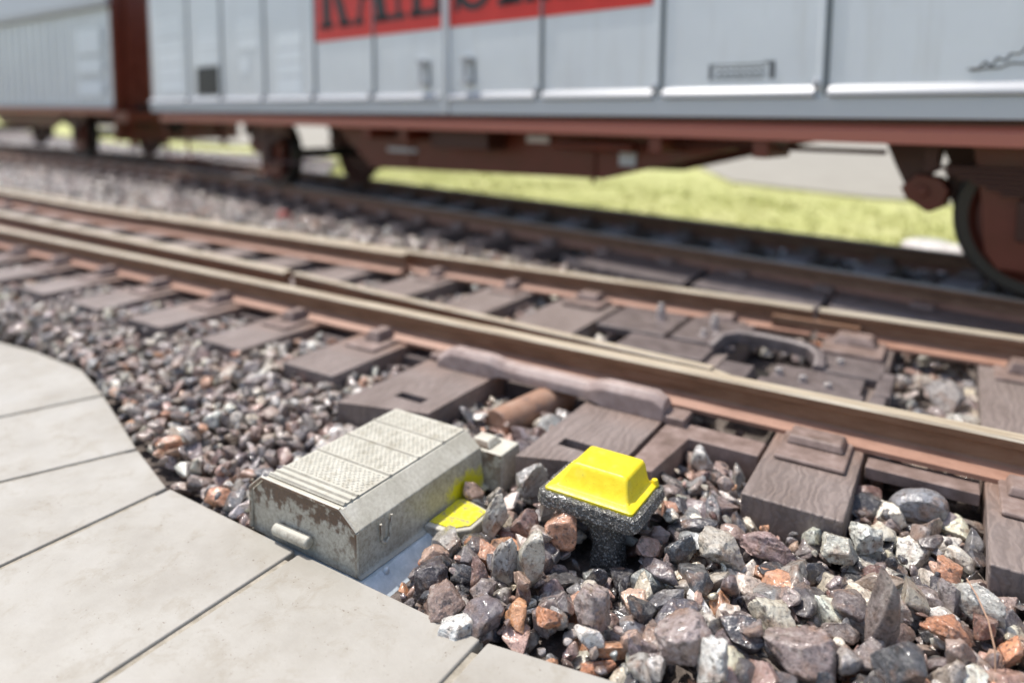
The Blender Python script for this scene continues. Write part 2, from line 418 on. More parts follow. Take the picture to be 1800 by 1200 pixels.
# ------------------------------------------------------------------ paving slabs
SZ = -0.115
b = MB(); b.prism_xy([(-7, 0), (0.6, -0.3), (0.3, 1.6), (-0.35, 1.58), (-1.04, 1.50), (-2.5, 1.50), (-2.9, 1.62), (-3.6, 1.86), (-4.3, 1.98), (-5.2, 1.9), (-7, 1.6)], -0.185, SZ - 0.009)
struct(b.build('platform_base', 'grout'))
def slab(pts, label, inset=0.0115):
    # shrink the outline a little so that a joint is left between slabs
    n = len(pts); cx = sum(p[0] for p in pts) / n; cy = sum(p[1] for p in pts) / n
    P = [Vector((p[0], p[1])) for p in pts]; out = []
    for i in range(n):
        a, p, c = P[i - 1], P[i], P[(i + 1) % n]
        d1 = (p - a).normalized(); d2 = (c - p).normalized()
        n1 = Vector((-d1.y, d1.x)); n2 = Vector((-d2.y, d2.x))
        mm = (n1 + n2); mm = mm / max(0.3, mm.dot(n1)) if mm.length > 1e-6 else n1
        out.append(p + mm * inset - Vector((cx, cy)))
    b = MB(); b.prism_xy(out, -0.065, 0)
    o = b.build('paving_slab', 'slab', bevel=0.007, seg=3); o.location = (cx, cy, SZ)
    tag(o, label, 'paving slab', 'paving slabs of the platform edge'); return o
slab([(-1.77, -0.3), (-1.04, -0.3), (-1.03, 1.556), (-1.775, 1.556)], 'cream paving slab at the bottom centre, running from below the grimy cover towards the pale pebbles')
slab([(-2.5, -0.3), (-1.77, -0.3), (-1.775, 1.556), (-2.5, 1.565)], 'large cream paving slab directly in front of the grimy cover, left of its handle joint')
slab([(-1.04, -0.3), (0.3, -0.3), (0.3, 1.72), (-0.2, 1.72), (-0.60, 1.635), (-1.03, 1.556)], 'cream paving slab corner at the very bottom, beside the wet foreground stones')
slab([(-3.69, -0.3), (-2.5, -0.3), (-2.5, 1.56), (-2.9, 1.68)], 'wedge shaped cream paving slab with a pointed corner at the gravel, left of the wide joint')
slab([(-4.35, -0.3), (-3.69, -0.3), (-2.9, 1.68), (-3.6, 1.92)], 'middle one of the three softly blurred paving slabs along the left edge')
slab([(-6.6, -0.3), (-4.35, -0.3), (-3.6, 1.92), (-4.05, 2.05), (-4.6, 2.06), (-5.4, 1.98), (-6.6, 1.7)], 'farthest and palest paving slab at the left edge, with a rounded corner in the gravel')

# ------------------------------------------------------------------ rails
HR = 0.165
SEC = [(-0.088, 0.0), (-0.088, 0.018), (-0.020, 0.046), (-0.012, 0.056), (-0.012, 0.115), (-0.036, 0.126), (-0.038, 0.155), (-0.031, HR), (0.031, HR), (0.038, 0.155), (0.036, 0.126), (0.012, 0.115), (0.012, 0.056), (0.020, 0.046), (0.088, 0.018), (0.088, 0.0)]
MIS = [0] * 16
for j in (6, 7, 8): MIS[j] = 1
def rail(name, path, parent, label=None, width=1.0, sec=None):
    b = MB(); b.sweep([(a * width, z) for a, z in (sec or SEC)], path, 0, MIS)
    o = b.build(name, ['rail_side', 'rail_head'], parent)
    if label: o['label'] = label
    return o
def dense(fn, x0, x1, n=40):
    return [(x0 + (x1 - x0) * i / n, *fn(x0 + (x1 - x0) * i / n)) for i in range(n + 1)]

turnout = empty('turnout_track', 'near railway track with a pair of point blades, grey brown sleepers and golden railheads', 'railway track')
NY, FY = 3.19, 4.66
def farline(x):
    return FY - 0.02 * max(0, -x - 1) * (1 if x > -4 else 0) - (0.06 if x <= -4 else 0) + (0.055 * max(0, -x - 8.5))
rail('stock_rail', [(-26, NY, 0), (-12, NY, 0), (-6, NY, 0), (0, NY, 0), (5, NY, 0)], turnout)
gx0 = -0.70
rail('stock_rail', dense(lambda x: (farline(x), 0), -26, gx0, 60), turnout, 'far rail left of the rusty joint')
rail('stock_rail', dense(lambda x: (FY + 0.02 * (x + 0.7) * 0.5, 0), gx0 + 0.035, 5, 12), turnout, 'far rail right of the rusty joint')
# blades: thin, starting at a point beside the near rail
def bladesec(w0): return [(a, z) for a, z in SEC]
BS = [(-0.03, 0.0), (-0.03, 0.012), (-0.016, 0.03), (-0.01, 0.045), (-0.01, 0.11), (-0.022, 0.122), (-0.024, 0.15), (-0.018, 0.16), (0.018, 0.16), (0.024, 0.15), (0.022, 0.122), (0.01, 0.11), (0.01, 0.045), (0.016, 0.03), (0.03, 0.012), (0.03, 0.0)]
def bl(x): return 3.285 + 0.062 * (-0.78 - x) + 0.004 * (-0.78 - x) ** 2
b = MB(); path = dense(lambda x: (bl(x), 0), -4.02, -0.92, 24)
b.sweep(BS, path, 0, MIS)
b.sweep([(a * 0.8, z * (0.93 if z > 0.1 else 1)) for a, z in BS], [(-0.92, bl(-0.92), 0), (-0.84, bl(-0.84), -0.012)], 0, MIS)
b.sweep([(a * 0.55, z * (0.8 if z > 0.1 else 1)) for a, z in BS], [(-0.84, bl(-0.84), -0.012), (-0.77, bl(-0.77), -0.045)], 0, MIS)
b.build('switch_blade', ['rail_side', 'rail_head'], turnout)['label'] = 'tapered blade lying against the near rail, its tip by the bolted plate'
def cl(x): return 3.50 + 0.03 * (-4.05 - x)
rail('closure_rail', dense(lambda x: (cl(x) if x > -9 else cl(-9) + 0.07 * (-9 - x), 0.004), -24, -4.055, 30), turnout, 'bright closure rail behind the blade joint', 1.15)
def fb(x): return 4.50 - 0.012 * (-3.7 - x)
BW = [(a * 1.25, z) for a, z in SEC]
rail('closure_rail', dense(lambda x: (4.475 if x > -8.5 else 4.475 + 0.045 * (-8.5 - x), 0.006), -7.35, -3.78, 10), turnout, 'wide bright rail on the far side', 1.1)
rail('closure_rail', dense(lambda x: (4.47 if x > -8.5 else 4.47 + 0.05 * (-8.5 - x), -0.004), -26, -7.36, 30), turnout, 'dull far rail at the left', 1.05)
# joint gap filler and fishplate on the far rail
b = MB(); b.box(-0.93, -0.43, FY - 0.068, FY - 0.012, 0.035, 0.10); b.build('fishplate', 'rail_side', turnout, bevel=0.006)

# ------------------------------------------------------------------ sleepers of the near track
def grid_top_box(b, x0, x1, y0, y1, z0, z1, skew=0.0):
    vs = [(x0, y0, z0), (x1, y0 + skew, z0), (x1, y1, z0), (x0, y1, z0), (x0, y0, z1), (x1, y0 + skew, z1), (x1, y1, z1), (x0, y1, z1)]
    b.add(vs, [(3, 2, 1, 0), (4, 5, 6, 7), (0, 1, 5, 4), (1, 2, 6, 5), (2, 3, 7, 6), (3, 0, 4, 7)])
SL_Y0 = 2.52 - NY     # local y of the near end (rail at 0)
SL_Y1 = 5.05 - NY
def chair_mesh(kind, side):
    """clip beside a rail, side=-1 near side, +1 far side, rail at local y = 0"""
    b = MB(); s = side
    if kind == 'small':
        b.box(-0.10, 0.12, min(s * 0.06, s * 0.30), max(s * 0.06, s * 0.30), 0.0, 0.018)
        b.box(-0.05, 0.07, min(s * 0.045, s * 0.20), max(s * 0.045, s * 0.20), 0.018, 0.075, top=(0.025, 0.02))
    else:
        b.box(-0.13, 0.13, min(s * 0.06, s * 0.34), max(s * 0.06, s * 0.34), 0.0, 0.02)
        b.box(-0.11, 0.11, min(s * 0.07, s * 0.215), max(s * 0.07, s * 0.215), 0.02, 0.054, top=(0.012, 0.018))
    return b
def make_sleeper(wd, kind='small'):
    b = MB(); grid_top_box(b, -wd / 2, wd / 2, SL_Y0, SL_Y1, -0.15, 0)
    o = b.build('sleeper', 'sleeper', turnout, bevel=0.008)
    for side in (-1, 1):
        for yy in (0, FY - NY):
            if kind != 'small' and yy == 0 and side == 1: continue
            c = chair_mesh(kind if yy == 0 and side == -1 else 'small', side).build('rail_chair', 'fitting', o, bevel=0.014, seg=3)
            c.location = (0, yy, 0)
    return o
s0 = make_sleeper(0.37)
s0.location = (-2.80, NY, 0)
xs = [-3.51, -4.25, -4.96, -5.66]
while xs[-1] > -20: xs.append(xs[-1] - 0.70)
for x in xs:
    o = copy_tree(s0, turnout); o.location = (x, NY, 0)
sR = make_sleeper(0.34, 'big'); sR.location = (-0.415, NY, 0)
sZ = copy_tree(sR, turnout); sZ.location = (0.33, NY, 0)
for x in (1.07, 1.8, 2.5, 3.2): o = copy_tree(sR, turnout); o.location = (x, NY, 0)
def slotted(x0, x1, yl, yr, sx0, sx1, sy0, sy1, label):
    """long sleeper with a slot; coordinates absolute, local origin at the rail line"""
    cx = (x0 + x1) / 2; b = MB(); L = lambda x, y: (x - cx, y - NY)
    def quad(pts, z0, z1):
        b.prism_xy([L(*p) for p in pts], z0, z1)
    ym = lambda x: yl + (yr - yl) * (x - x0) / (x1 - x0)
    quad([(x0, yl), (x1, yr), (x1, sy0), (x0, sy0)], -0.15, 0)
    quad([(x0, sy0), (sx0, sy0), (sx0, sy1), (x0, sy1)], -0.15, 0)
    quad([(sx1, sy0), (x1, sy0), (x1, sy1), (sx1, sy1)], -0.15, 0)
    quad([(x0, sy1), (x1, sy1), (x1, 5.05), (x0, 5.05)], -0.15, 0)
    quad([(sx0, sy0), (sx1, sy0), (sx1, sy1), (sx0, sy1)], -0.15, -0.07)
    o = b.build('sleeper', 'sleeper', turnout); o.location = (cx, NY, 0); o['label'] = label
    c = MB(); c.box(-0.14, 0.14, FY - NY - 0.3, FY - NY - 0.06, 0, 0.03); c.box(-0.09, 0.09, FY - NY - 0.2, FY - NY - 0.05, 0.03, 0.075, top=(0.02, 0.02))
    k = c.build('rail_chair', 'fitting', o, bevel=0.008)
    return o
slotted(-2.36, -1.93, 2.30, 2.43, -2.19, -2.03, 2.50, 2.56, 'slotted sleeper left of the pipe')
slotted(-1.40, -1.03, 2.31, 2.46, -1.31, -1.18, 2.49, 2.555, 'slotted sleeper behind the yellow block')
# side beam and lattice strip beside the second slotted sleeper
b = MB(); b.prism_xy([(-1.012, 2.48), (-0.91, 2.50), (-0.88, 2.85), (-0.60, 2.85), (-0.60, 2.99), (-1.012, 2.99)], -0.15, -0.006)
b.build('side_beam', 'fitting', turnout, bevel=0.006)
for (x0, x1) in ((-0.23, 0.145), (0.51, 0.89), (1.25, 1.62)):
    b = MB(); b.box(x0, x1, 2.985, 3.025, -0.05, -0.003); b.box(x0, x1, 3.025, 3.13, -0.05, -0.014)
    b.build('tie_strip', 'fitting', turnout, bevel=0.004)
for x0, x1 in [(-1.92, -1.41)] + [(x + 0.19, x + 0.51) for x in xs[:8]] + [(-2.61, -2.37)]:
    b = MB(); b.box(x0, x1, 3.06, 3.30, -0.15, -0.05); b.build('tie_strip', 'fitting_dark', turnout)
# lock bar along the outside of the near rail
b = MB()
prof = [(-2.26, 0.0), (-2.27, 0.055), (-2.20, 0.108), (-1.94, 0.108), (-1.88, 0.082), (-1.40, 0.082), (-1.34, 0.112), (-1.07, 0.112), (-1.03, 0.085), (-1.025, 0.0)]
prof2 = [(-2.26, 0.0), (-1.93, 0.0), (-1.86, 0.012), (-1.42, 0.012), (-1.36, 0.0), (-1.025, 0.0)]
n_ = 26; vs = []; sec_n = 6
for i in range(n_ + 1):
    x = -2.27 + 1.245 * i / n_
    top = np.interp(x, [p[0] for p in prof[1:-1]], [p[1] for p in prof[1:-1]])
    bot = 0.0 if (x < -1.93 or x > -1.36) else 0.012
    wide = 0.0 if (x < -1.9 or x > -1.38) else 0.018
    y0 = 2.925 + wide; jit = 0.004 * mnoise.noise(Vector((x * 9, 1, 1)))
    vs += [(x, y0, bot), (x, y0 + 0.004, top - 0.03), (x, y0 + 0.03, top + jit), (x, y0 + 0.085, top), (x, y0 + 0.115 - wide, top - 0.03), (x, y0 + 0.125 - wide, bot)]
fs = []
for i in range(n_):
    for j in range(sec_n):
        k = (j + 1) % sec_n; fs.append((i * sec_n + j, i * sec_n + k, (i + 1) * sec_n + k, (i + 1) * sec_n + j))
fs += [tuple(range(sec_n)), tuple(n_ * sec_n + j for j in reversed(range(sec_n)))]
b.add(vs, fs); b.build('lock_bar', 'fitting_light', turnout, bevel=0.006)
b = MB(); b.box(-1.03, -0.93, 2.93, 3.05, -0.01, 0.03); b.build('bar_foot', 'fitting', turnout, bevel=0.008)
b = MB(); b.box(-2.36, -2.27, 2.98, 3.08, 0, 0.035); b.build('bar_foot', 'fitting', turnout, bevel=0.008)
# pipe under the bar
b = MB(); b.tube((-1.70, 2.63, -0.075), (-1.58, 3.12, -0.055), 0.074, 0.078, 28); b.build('pipe', 'pipe', turnout, bevel=0.006, smooth=True)
# lock plate and fittings between the rails
b = MB(); b.box(-0.98, -0.80, 3.43, 3.70, 0, 0.075, top=(0.012, 0.03)); b.build('slide_block', 'fitting_dark', turnout, bevel=0.008)
b = MB()
b.box(-0.77, -0.30, 3.36, 3.60, 0.0, 0.055); b.box(-0.74, -0.32, 3.61, 3.86, 0.0, 0.045); b.box(-0.55, -0.25, 3.87, 4.16, 0.0, 0.05)
b.box(-0.275, -0.21, 3.30, 3.62, 0.0, 0.06); b.box(-0.27, -0.20, 3.66, 4.0, 0.0, 0.05)
pl = b.build('lock_plate', 'fitting_dark', turnout, bevel=0.008)
for bx, by in ((-0.70, 3.70), (-0.58, 3.66), (-0.46, 3.62), (-0.46, 4.02)):
    b = MB(); b.tube((bx, by, 0.035), (bx, by, 0.075), 0.024, 0.02, 10)
    b.build('bolt', 'bolt', pl, bevel=0.003)
b = MB()
b.box(-1.60, -1.10, 3.72, 3.98, 0.0, 0.03); b.box(-1.38, -1.0, 4.0, 4.5, 0.0, 0.04); b.box(-1.86, -1.42, 4.02, 4.5, -0.02, 0.03)
pl2 = b.build('bolted_plate', 'fitting_dark', turnout, bevel=0.008)
for bx, by, hh in ((-1.56, 4.35, 0.13), (-1.20, 4.30, 0.12), (-1.21, 4.12, 0.08), (-1.13, 4.10, 0.08), (-2.1, 4.95, 0.1)):
    b = MB(); b.tube((bx, by, 0.0), (bx, by, hh - 0.03), 0.034, 0.03, 10); b.tube((bx, by, hh - 0.03), (bx, by, hh), 0.022, 0.018, 10)
    b.build('bolt', 'bolt', pl2, bevel=0.004)
# curved rod: rises from the plate, runs along and curls down beside the slide block
b = MB()
pts = [(-1.13, 3.95, 0.03), (-1.08, 4.02, 0.085), (-1.0, 4.08, 0.10), (-0.85, 4.07, 0.105), (-0.70, 4.05, 0.105), (-0.60, 4.02, 0.10), (-0.545, 3.95, 0.085), (-0.54, 3.87, 0.045)]
b.sweep([(-0.032, -0.05), (-0.032, 0.012), (-0.018, 0.024), (0.018, 0.024), (0.032, 0.012), (0.032, -0.05)], pts)
b.build('drive_rod', 'fitting_dark', turnout, bevel=0.006)
b = MB(); b.box(-1.0, -0.62, 3.80, 4.0, -0.14, -0.06); b.build('dark_beneath_rod', 'black', turnout)  # black block put in as the shade beneath the rod
b = MB(); b.box(-0.60, -0.28, 4.26, 4.56, 0, 0.04); b.box(-0.56, -0.32, 4.40, 4.56, 0.04, 0.09, top=(0.03, 0.03)); b.build('rail_chair', 'fitting', turnout, bevel=0.01)
# dark switch housing seen beyond the far rail
b = MB(); b.box(-2.9, -0.9, 4.80, 5.02, -0.12, 0.04); b.box(-2.0, -1.15, 4.78, 5.05, 0.04, 0.075)
b.build('blade_slide', 'fitting_dark', turnout, bevel=0.01)

# ------------------------------------------------------------------ far track (under the wagons)
far = empty('siding_track', 'shaded railway track carrying the silver freight wagons, dark brown rails', 'railway track')
def fy(x, off=0.0):
    if x > -9.6: y = 5.66 - 0.2 * (x - 0.41)
    else:
        t = -9.6 - x; y = 7.662 + 0.2 * t - 0.0125 * min(t, 8) ** 2 * 1.0 - (0.2 * max(0, t - 8))
    return y + off * 1.02
def path_far(off, x0=-34, x1=6, n=90):
    return [(x0 + (x1 - x0) * i / n, fy(x0 + (x1 - x0) * i / n, off), 0) for i in range(n + 1)]
M['rail_shaded'] = mat('rail_shaded_head', (0.30, 0.25, 0.19), 0.45)  # darker railhead colour holds the shade under the wagons
for off in (0, 1.48):
    b = MB(); b.sweep(SEC, path_far(off), 0, MIS); b.build('rail', ['rail_side', 'rail_shaded'], far)
b = MB(); b.box(-0.13, 0.13, -0.55, 2.05, -0.15, 0)
b.box(-0.09, 0.09, -0.2, -0.06, 0.0, 0.06, top=(0.02, 0.02)); b.box(-0.09, 0.09, 1.28, 1.42, 0.0, 0.06, top=(0.02, 0.02))
f0 = b.build('sleeper', 'sleeper', far, bevel=0.01)
cpl = MB()
for (xa, xb) in ((-2.75, -1.75), (-1.68, -0.75), (-0.70, 3.0)):
    cpl.prism_xy([(xa, max(5.07, fy(xa) - 0.75)), (xb, max(5.07, fy(xb) - 0.75) if fy(xb) > 5.4 else fy(xb) - 0.3), (xb, fy(xb) - 0.10), (xa, fy(xa) - 0.10)], -0.12, 0.035)
    cpl.build('connecting_plate', 'fitting_dark', far, bevel=0.008); cpl = MB()
x = 4.5; first = True
while x > -22:
    sl_ = (fy(x + 0.1) - fy(x - 0.1)) / 0.2
    o = f0 if first else f0.copy()
    if not first: C.objects.link(o); o.parent = far
    o.location = (x, fy(x), 0); o.rotation_euler = (0, 0, math.atan(sl_)); first = False
    x -= 0.66

# ------------------------------------------------------------------ point motor cover
BX, BY = -1.78, 1.57      # middle of front edge
cov = empty('point_motor_cover', 'grimy pale grey cover with a chequered lid and chamfered edges, beside the paving', 'equipment cover', (BX, BY, 0))
hw, ln = 0.252, 0.70
b = MB()
# cross-section in (x, z): vertical wall, chamfer; swept along y with a slight inward draught
def csec(ins, zt=0.0):
    return [(-hw - 0.012, -0.138), (-hw, -0.128), (-hw + 0.004, 0.022), (-hw + 0.062 + ins, 0.072), (hw - 0.075 - ins, 0.072), (hw - 0.004, 0.018), (hw, -0.128), (hw + 0.014, -0.138)]
rings = [(0.0, 0.000), (0.012, 0.0), (ln - 0.012, 0.0), (ln, 0.0)]
vs = []
for k, (yy, ins) in enumerate(rings):
    flare = 0.025 if k >= 2 else 0.0
    for j, (x, z) in enumerate(csec(0)):
        dx = (0.0 if j < 6 else flare) ; sh = 0.006 if k in (0, 3) else 0.0
        vs.append((x * (1 - sh * 2) + dx * (1 if j == 7 else 0.5), yy, z - (sh if 1 < j < 6 else 0)))
n8 = 8; fs = []
for i in range(len(rings) - 1):
    for j in range(n8):
        k = (j + 1) % n8; fs.append((i * n8 + j, i * n8 + k, (i + 1) * n8 + k, (i + 1) * n8 + j))
fs += [tuple(range(n8)), tuple(3 * n8 + j for j in reversed(range(n8)))]
b.add(vs, fs)
b.build('shell', 'cover', cov, bevel=0.011, seg=3)
# chequered lid plate with cross ribs
b = MB()
lx0, lx1 = -hw + 0.066, hw - 0.080
b.box(lx0, lx1, 0.018, ln - 0.012, 0.0728, 0.0775)
ribs_y = [0.028, 0.055, 0.085, 0.245, 0.40, 0.55]
for yy in ribs_y: b.box(lx0, lx1, yy - 0.007, yy + 0.007, 0.0777, 0.0835, top=(0.0, 0.005))
rr = random.Random(2)
for r_ in range(44):
    for c_ in range(17):
        yy = 0.105 + r_ * 0.0132; xx = lx0 + 0.014 + c_ * 0.0212 + (0.0106 if r_ % 2 else 0)
        if xx > lx1 - 0.012 or any(abs(yy - q_) < 0.011 for q_ in ribs_y) or yy > ln - 0.03: continue
        a = 1 if (r_ + c_) % 2 else -1; xx += rr.uniform(-.0008, .0008)
        L_, W_ = 0.0098, 0.0044
        dx, dy = L_ * 0.9, L_ * 0.55 * a
        nx_, ny_ = -dy / L_ * W_, dx / L_ * W_
        b.add([(xx - dx, yy - dy, 0.0776), (xx + nx_, yy + ny_, 0.0776), (xx + dx, yy + dy, 0.0776), (xx - nx_, yy - ny_, 0.0776), (xx, yy, 0.0816)],
              [(0, 1, 4), (1, 2, 4), (2, 3, 4), (3, 0, 4)])
b.build('lid', 'cover_lid', cov)
# rim round the front face
b = MB()
rim = [(-hw, -0.12), (-hw + 0.002, 0.024), (-hw + 0.06, 0.074), (hw - 0.073, 0.074), (hw - 0.002, 0.020), (hw, -0.12)]
for i in range(len(rim) - 1):
    p, q_ = Vector((rim[i][0], -0.004, rim[i][1])), Vector((rim[i + 1][0], -0.004, rim[i + 1][1]))
    b.tube(p, q_, 0.0075, n=8)
b.build('rim', 'cover', cov, smooth=True)
b = MB(); b.tube((-0.115, -0.016, -0.078), (0.055, -0.018, -0.074), 0.021, n=16)
b.build('handle', 'cover', cov, bevel=0.009, smooth=True)
b = MB()   # cast loop on the right side
pts = [(hw + 0.006, 0.10, 0.0), (hw + 0.008, 0.102, -0.06), (hw + 0.008, 0.12, -0.075), (hw + 0.008, 0.14, -0.062), (hw + 0.006, 0.152, 0.01)]
for p, q_ in zip(pts, pts[1:]): b.tube(p, q_, 0.0045, n=8)
b.build('cast_loop', 'cover', cov, smooth=True)
b = MB(); b.prism_xz([(-hw + 0.05, -0.145), (hw + 0.004, -0.142), (hw + 0.03, -0.137), (hw + 0.10, -0.19), (hw + 0.10, -0.23), (-hw + 0.05, -0.23)], -0.02, 0.34); b.tube((hw + 0.035, 0.09, -0.15), (hw + 0.045, 0.08, -0.128), 0.014, 0.009, n=12)
b.build('base', 'blue_base', cov, bevel=0.006)
b = MB(); b.box(hw - 0.07, hw + 0.09, ln + 0.002, ln + 0.155, -0.16, 0.0, top=(0.008, 0.008)); b.box(hw - 0.09, hw + 0.02, ln + 0.02, ln + 0.12, 0.0, 0.028, top=(0.02, 0.02))
b.build('rear_lug', 'cover', cov, bevel=0.007)
b = MB(); b.prism_xy([(hw + 0.006, 0.32), (hw + 0.11, 0.33), (hw + 0.165, 0.39), (hw + 0.165, 0.52), (hw + 0.03, 0.545), (hw + 0.006, 0.53)], -0.155, -0.112)
fl = b.build('side_flap', 'cover', cov, bevel=0.008)
b = MB(); b.prism_xy([(hw + 0.016, 0.345), (hw + 0.105, 0.350), (hw + 0.15, 0.40), (hw + 0.15, 0.505), (hw + 0.03, 0.53), (hw + 0.016, 0.515)], -0.1115, -0.1075)
b.build('painted_top', 'yellow_worn', fl)['label'] = 'worn yellow paint on the side flap'

# ------------------------------------------------------------------ yellow block on its dark mount
yb = empty('yellow_marker_block', 'bright yellow block with a flat top on a glittering black mount among the stones', 'marker block', (-0.965, 2.165, 0))
b = MB()
def ring(hx, hy, z, cx=0, cy=0, r=0.03, n=4):
    out = []
    for sx, sy, a0 in ((1, -1, -90), (1, 1, 0), (-1, 1, 90), (-1, -1, 180)):
        for i in range(n):
            a = R(a0 + 90 * i / (n - 1)); out.append((cx + sx * (hx - r) + r * math.cos(a), cy + sy * (hy - r) + r * math.sin(a), z))
    return out
def loft(b, rings, cap=True, mi=0):
    n = len(rings[0]); o = len(b.v)
    for r_ in rings: b.v += [tuple(p) for p in r_]
    for i in range(len(rings) - 1):
        for j in range(n):
            k = (j + 1) % n; b.f.append((o + i * n + j, o + i * n + k, o + (i + 1) * n + k, o + (i + 1) * n + j)); b.mi.append(mi)
    if cap:
        b.f.append(tuple(o + j for j in reversed(range(n)))); b.mi.append(mi)
        b.f.append(tuple(o + (len(rings) - 1) * n + j for j in range(n))); b.mi.append(mi)
loft(b, [ring(0.060, 0.05, -0.19, 0.045, -0.03), ring(0.050, 0.045, -0.10, 0.045, -0.03), ring(0.060, 0.055, -0.045, 0.04, -0.025), ring(0.090, 0.078, -0.014, 0.02, -0.015), ring(0.160, 0.122, 0.008), ring(0.180, 0.138, 0.020), ring(0.185, 0.14, 0.035), ring(0.18, 0.138, 0.064), ring(0.168, 0.128, 0.068)])
mo = b.build('mount', 'glitter', yb, smooth=False)
sm = mo.modifiers.new('sub', 'SUBSURF'); sm.subdivision_type = 'SIMPLE'; sm.levels = 5; sm.render_levels = 5
tx = bpy.data.textures.new('grain', 'CLOUDS'); tx.noise_scale = 0.011; tx.noise_depth = 3
dm = mo.modifiers.new('disp', 'DISPLACE'); dm.texture = tx; dm.strength = 0.011; dm.mid_level = 0.5; dm.texture_coords = 'LOCAL'
b = MB()
loft(b, [ring(0.160, 0.118, 0.064, 0, 0, 0.012), ring(0.160, 0.118, 0.076, 0, 0, 0.012), ring(0.150, 0.110, 0.081, 0, 0.001, 0.011), ring(0.134, 0.099, 0.084, 0.002, 0.005, 0.010), ring(0.126, 0.094, 0.093, 0.004, 0.010, 0.010), ring(0.118, 0.089, 0.112, 0.006, 0.016, 0.010), ring(0.106, 0.082, 0.142, 0.010, 0.025, 0.010), ring(0.100, 0.078, 0.151, 0.010, 0.026, 0.010), ring(0.090, 0.070, 0.156, 0.010, 0.026, 0.009)])
cp = b.build('cap', 'yellow', yb, bevel=0.003, seg=2)
b = MB(); b.tube((0.150, 0.106, 0.070), (0.150, 0.106, 0.094), 0.016, 0.010, 12)
b.build('corner_stud', 'yellow', yb, bevel=0.003, smooth=True)

# ------------------------------------------------------------------ freight wagons
TILT = 0.008
def rows(b, x0, x1, z0, z1, y, dy=0.006, **k): b.box(x0, x1, y, y + dy, z0, z1, **k)
def wheelset(parent, x, zc=HR + 0.5, v0=0.61, v1=2.07):
    ws = bpy.data.objects.new('wheelset', None); C.objects.link(ws); ws.parent = parent
    for v_, s_ in ((v0, -1), (v1, 1)):
        b = MB()
        b.lathe_y([(v_ - 0.07 * s_ * -1 * -1, 0.0)] if False else [(v_ + s_ * 0.03, 0.02), (v_ + s_ * 0.055, 0.10), (v_ + s_ * 0.03, 0.14), (v_ + s_ * 0.01, 0.38), (v_ + s_ * 0.065, 0.42), (v_ + s_ * 0.07, 0.485), (v_ + s_ * 0.06, 0.50), (v_ - s_ * 0.045, 0.505), (v_ - s_ * 0.055, 0.535), (v_ - s_ * 0.075, 0.535), (v_ - s_ * 0.08, 0.42), (v_ - s_ * 0.03, 0.38), (v_ - s_ * 0.03, 0.02)], x, zc, 48)
        me_mi = []
        for i in range(48): me_mi += [1 if j in (4, 5, 6, 7, 8) else 0 for j in range(12)]
        b.mi = me_mi
        b.build('wheel', ['wheel_disc', 'wheel_black'], ws, smooth=True)
    b = MB(); b.tube((x, v0, zc), (x, v1, zc), 0.08, n=16); b.build('axle', 'black', ws, smooth=True)
    return ws
def running_gear(parent, x, side=0.42):
    """axle guard, spring, axle box, brake hanger seen on the near side"""
    for v_ in (side, 2.68 - side):
        b = MB()
        b.prism_xz([(x - 0.40, 1.14), (x - 0.34, 0.80), (x - 0.30, 0.45), (x - 0.22, 0.34), (x + 0.22, 0.34), (x + 0.30, 0.45), (x + 0.34, 0.80), (x + 0.40, 1.14)], v_ + 0.03, v_ + 0.055)
        b.build('axle_guard', 'oxide', parent, bevel=0.006)
        b = MB(); b.box(x - 0.13, x + 0.13, v_ - 0.05, v_ + 0.06, 0.54, 0.80); b.tube((x, v_ - 0.07, 0.66), (x, v_ - 0.04, 0.66), 0.09, n=16)
        b.build('axle_box', 'oxide_dark', parent, bevel=0.012)
        b = MB()
        for k in range(6):
            L_ = 0.62 - 0.08 * k; z_ = 0.98 - 0.03 * k
            b.box(x - L_, x + L_, v_ - 0.05, v_ + 0.02, z_ - 0.013, z_ + 0.013)
        b.box(x - 0.06, x + 0.06, v_ - 0.06, v_ + 0.025, 0.78, 1.02)
        for s_ in (-1, 1): b.box(x + s_ * 0.62 - 0.04, x + s_ * 0.62 + 0.04, v_ - 0.05, v_ + 0.02, 0.95, 1.12)
        b.build('leaf_spring', 'oxide_dark', parent, bevel=0.004)
def brake(parent, x, dirn=1):
    for v_ in (0.58, 2.04):
        d = dirn
        b = MB(); b.prism_xz([(x, 1.12), (x + 0.06 * d, 0.98), (x + 0.13 * d, 0.84), (x + 0.17 * d, 0.80), (x + 0.26 * d, 0.86), (x + 0.34 * d, 0.98), (x + 0.36 * d, 1.12)], v_, v_ + 0.09)
        b.build('brake_hanger', 'oxide_dark', parent, bevel=0.012)
        b = MB(); b.prism_xz([(x + 0.12 * d, 0.82), (x + 0.16 * d, 0.74), (x + 0.30 * d, 0.655), (x + 0.39 * d, 0.70), (x + 0.42 * d, 0.82), (x + 0.36 * d, 0.90), (x + 0.22 * d, 0.92)], v_ - 0.05, v_ + 0.11)
        b.tube((x + 0.26 * d, v_ - 0.075, 0.80), (x + 0.26 * d, v_ - 0.04, 0.80), 0.045, n=12); b.build('brake_shoe', 'oxide', parent, bevel=0.015)
        b = MB(); b.prism_xz([(x + 0.36 * d, 1.00), (x + 0.38 * d, 0.80), (x + 0.46 * d, 0.62), (x + 0.58 * d, 0.46), (x + 0.70 * d, 0.44), (x + 0.72 * d, 1.00)], v_ + 0.10, v_ + 0.15)  # lever widened into a dark plate standing in for the dark gap
        b.build('brake_lever', 'oxide_dark', parent, bevel=0.01)
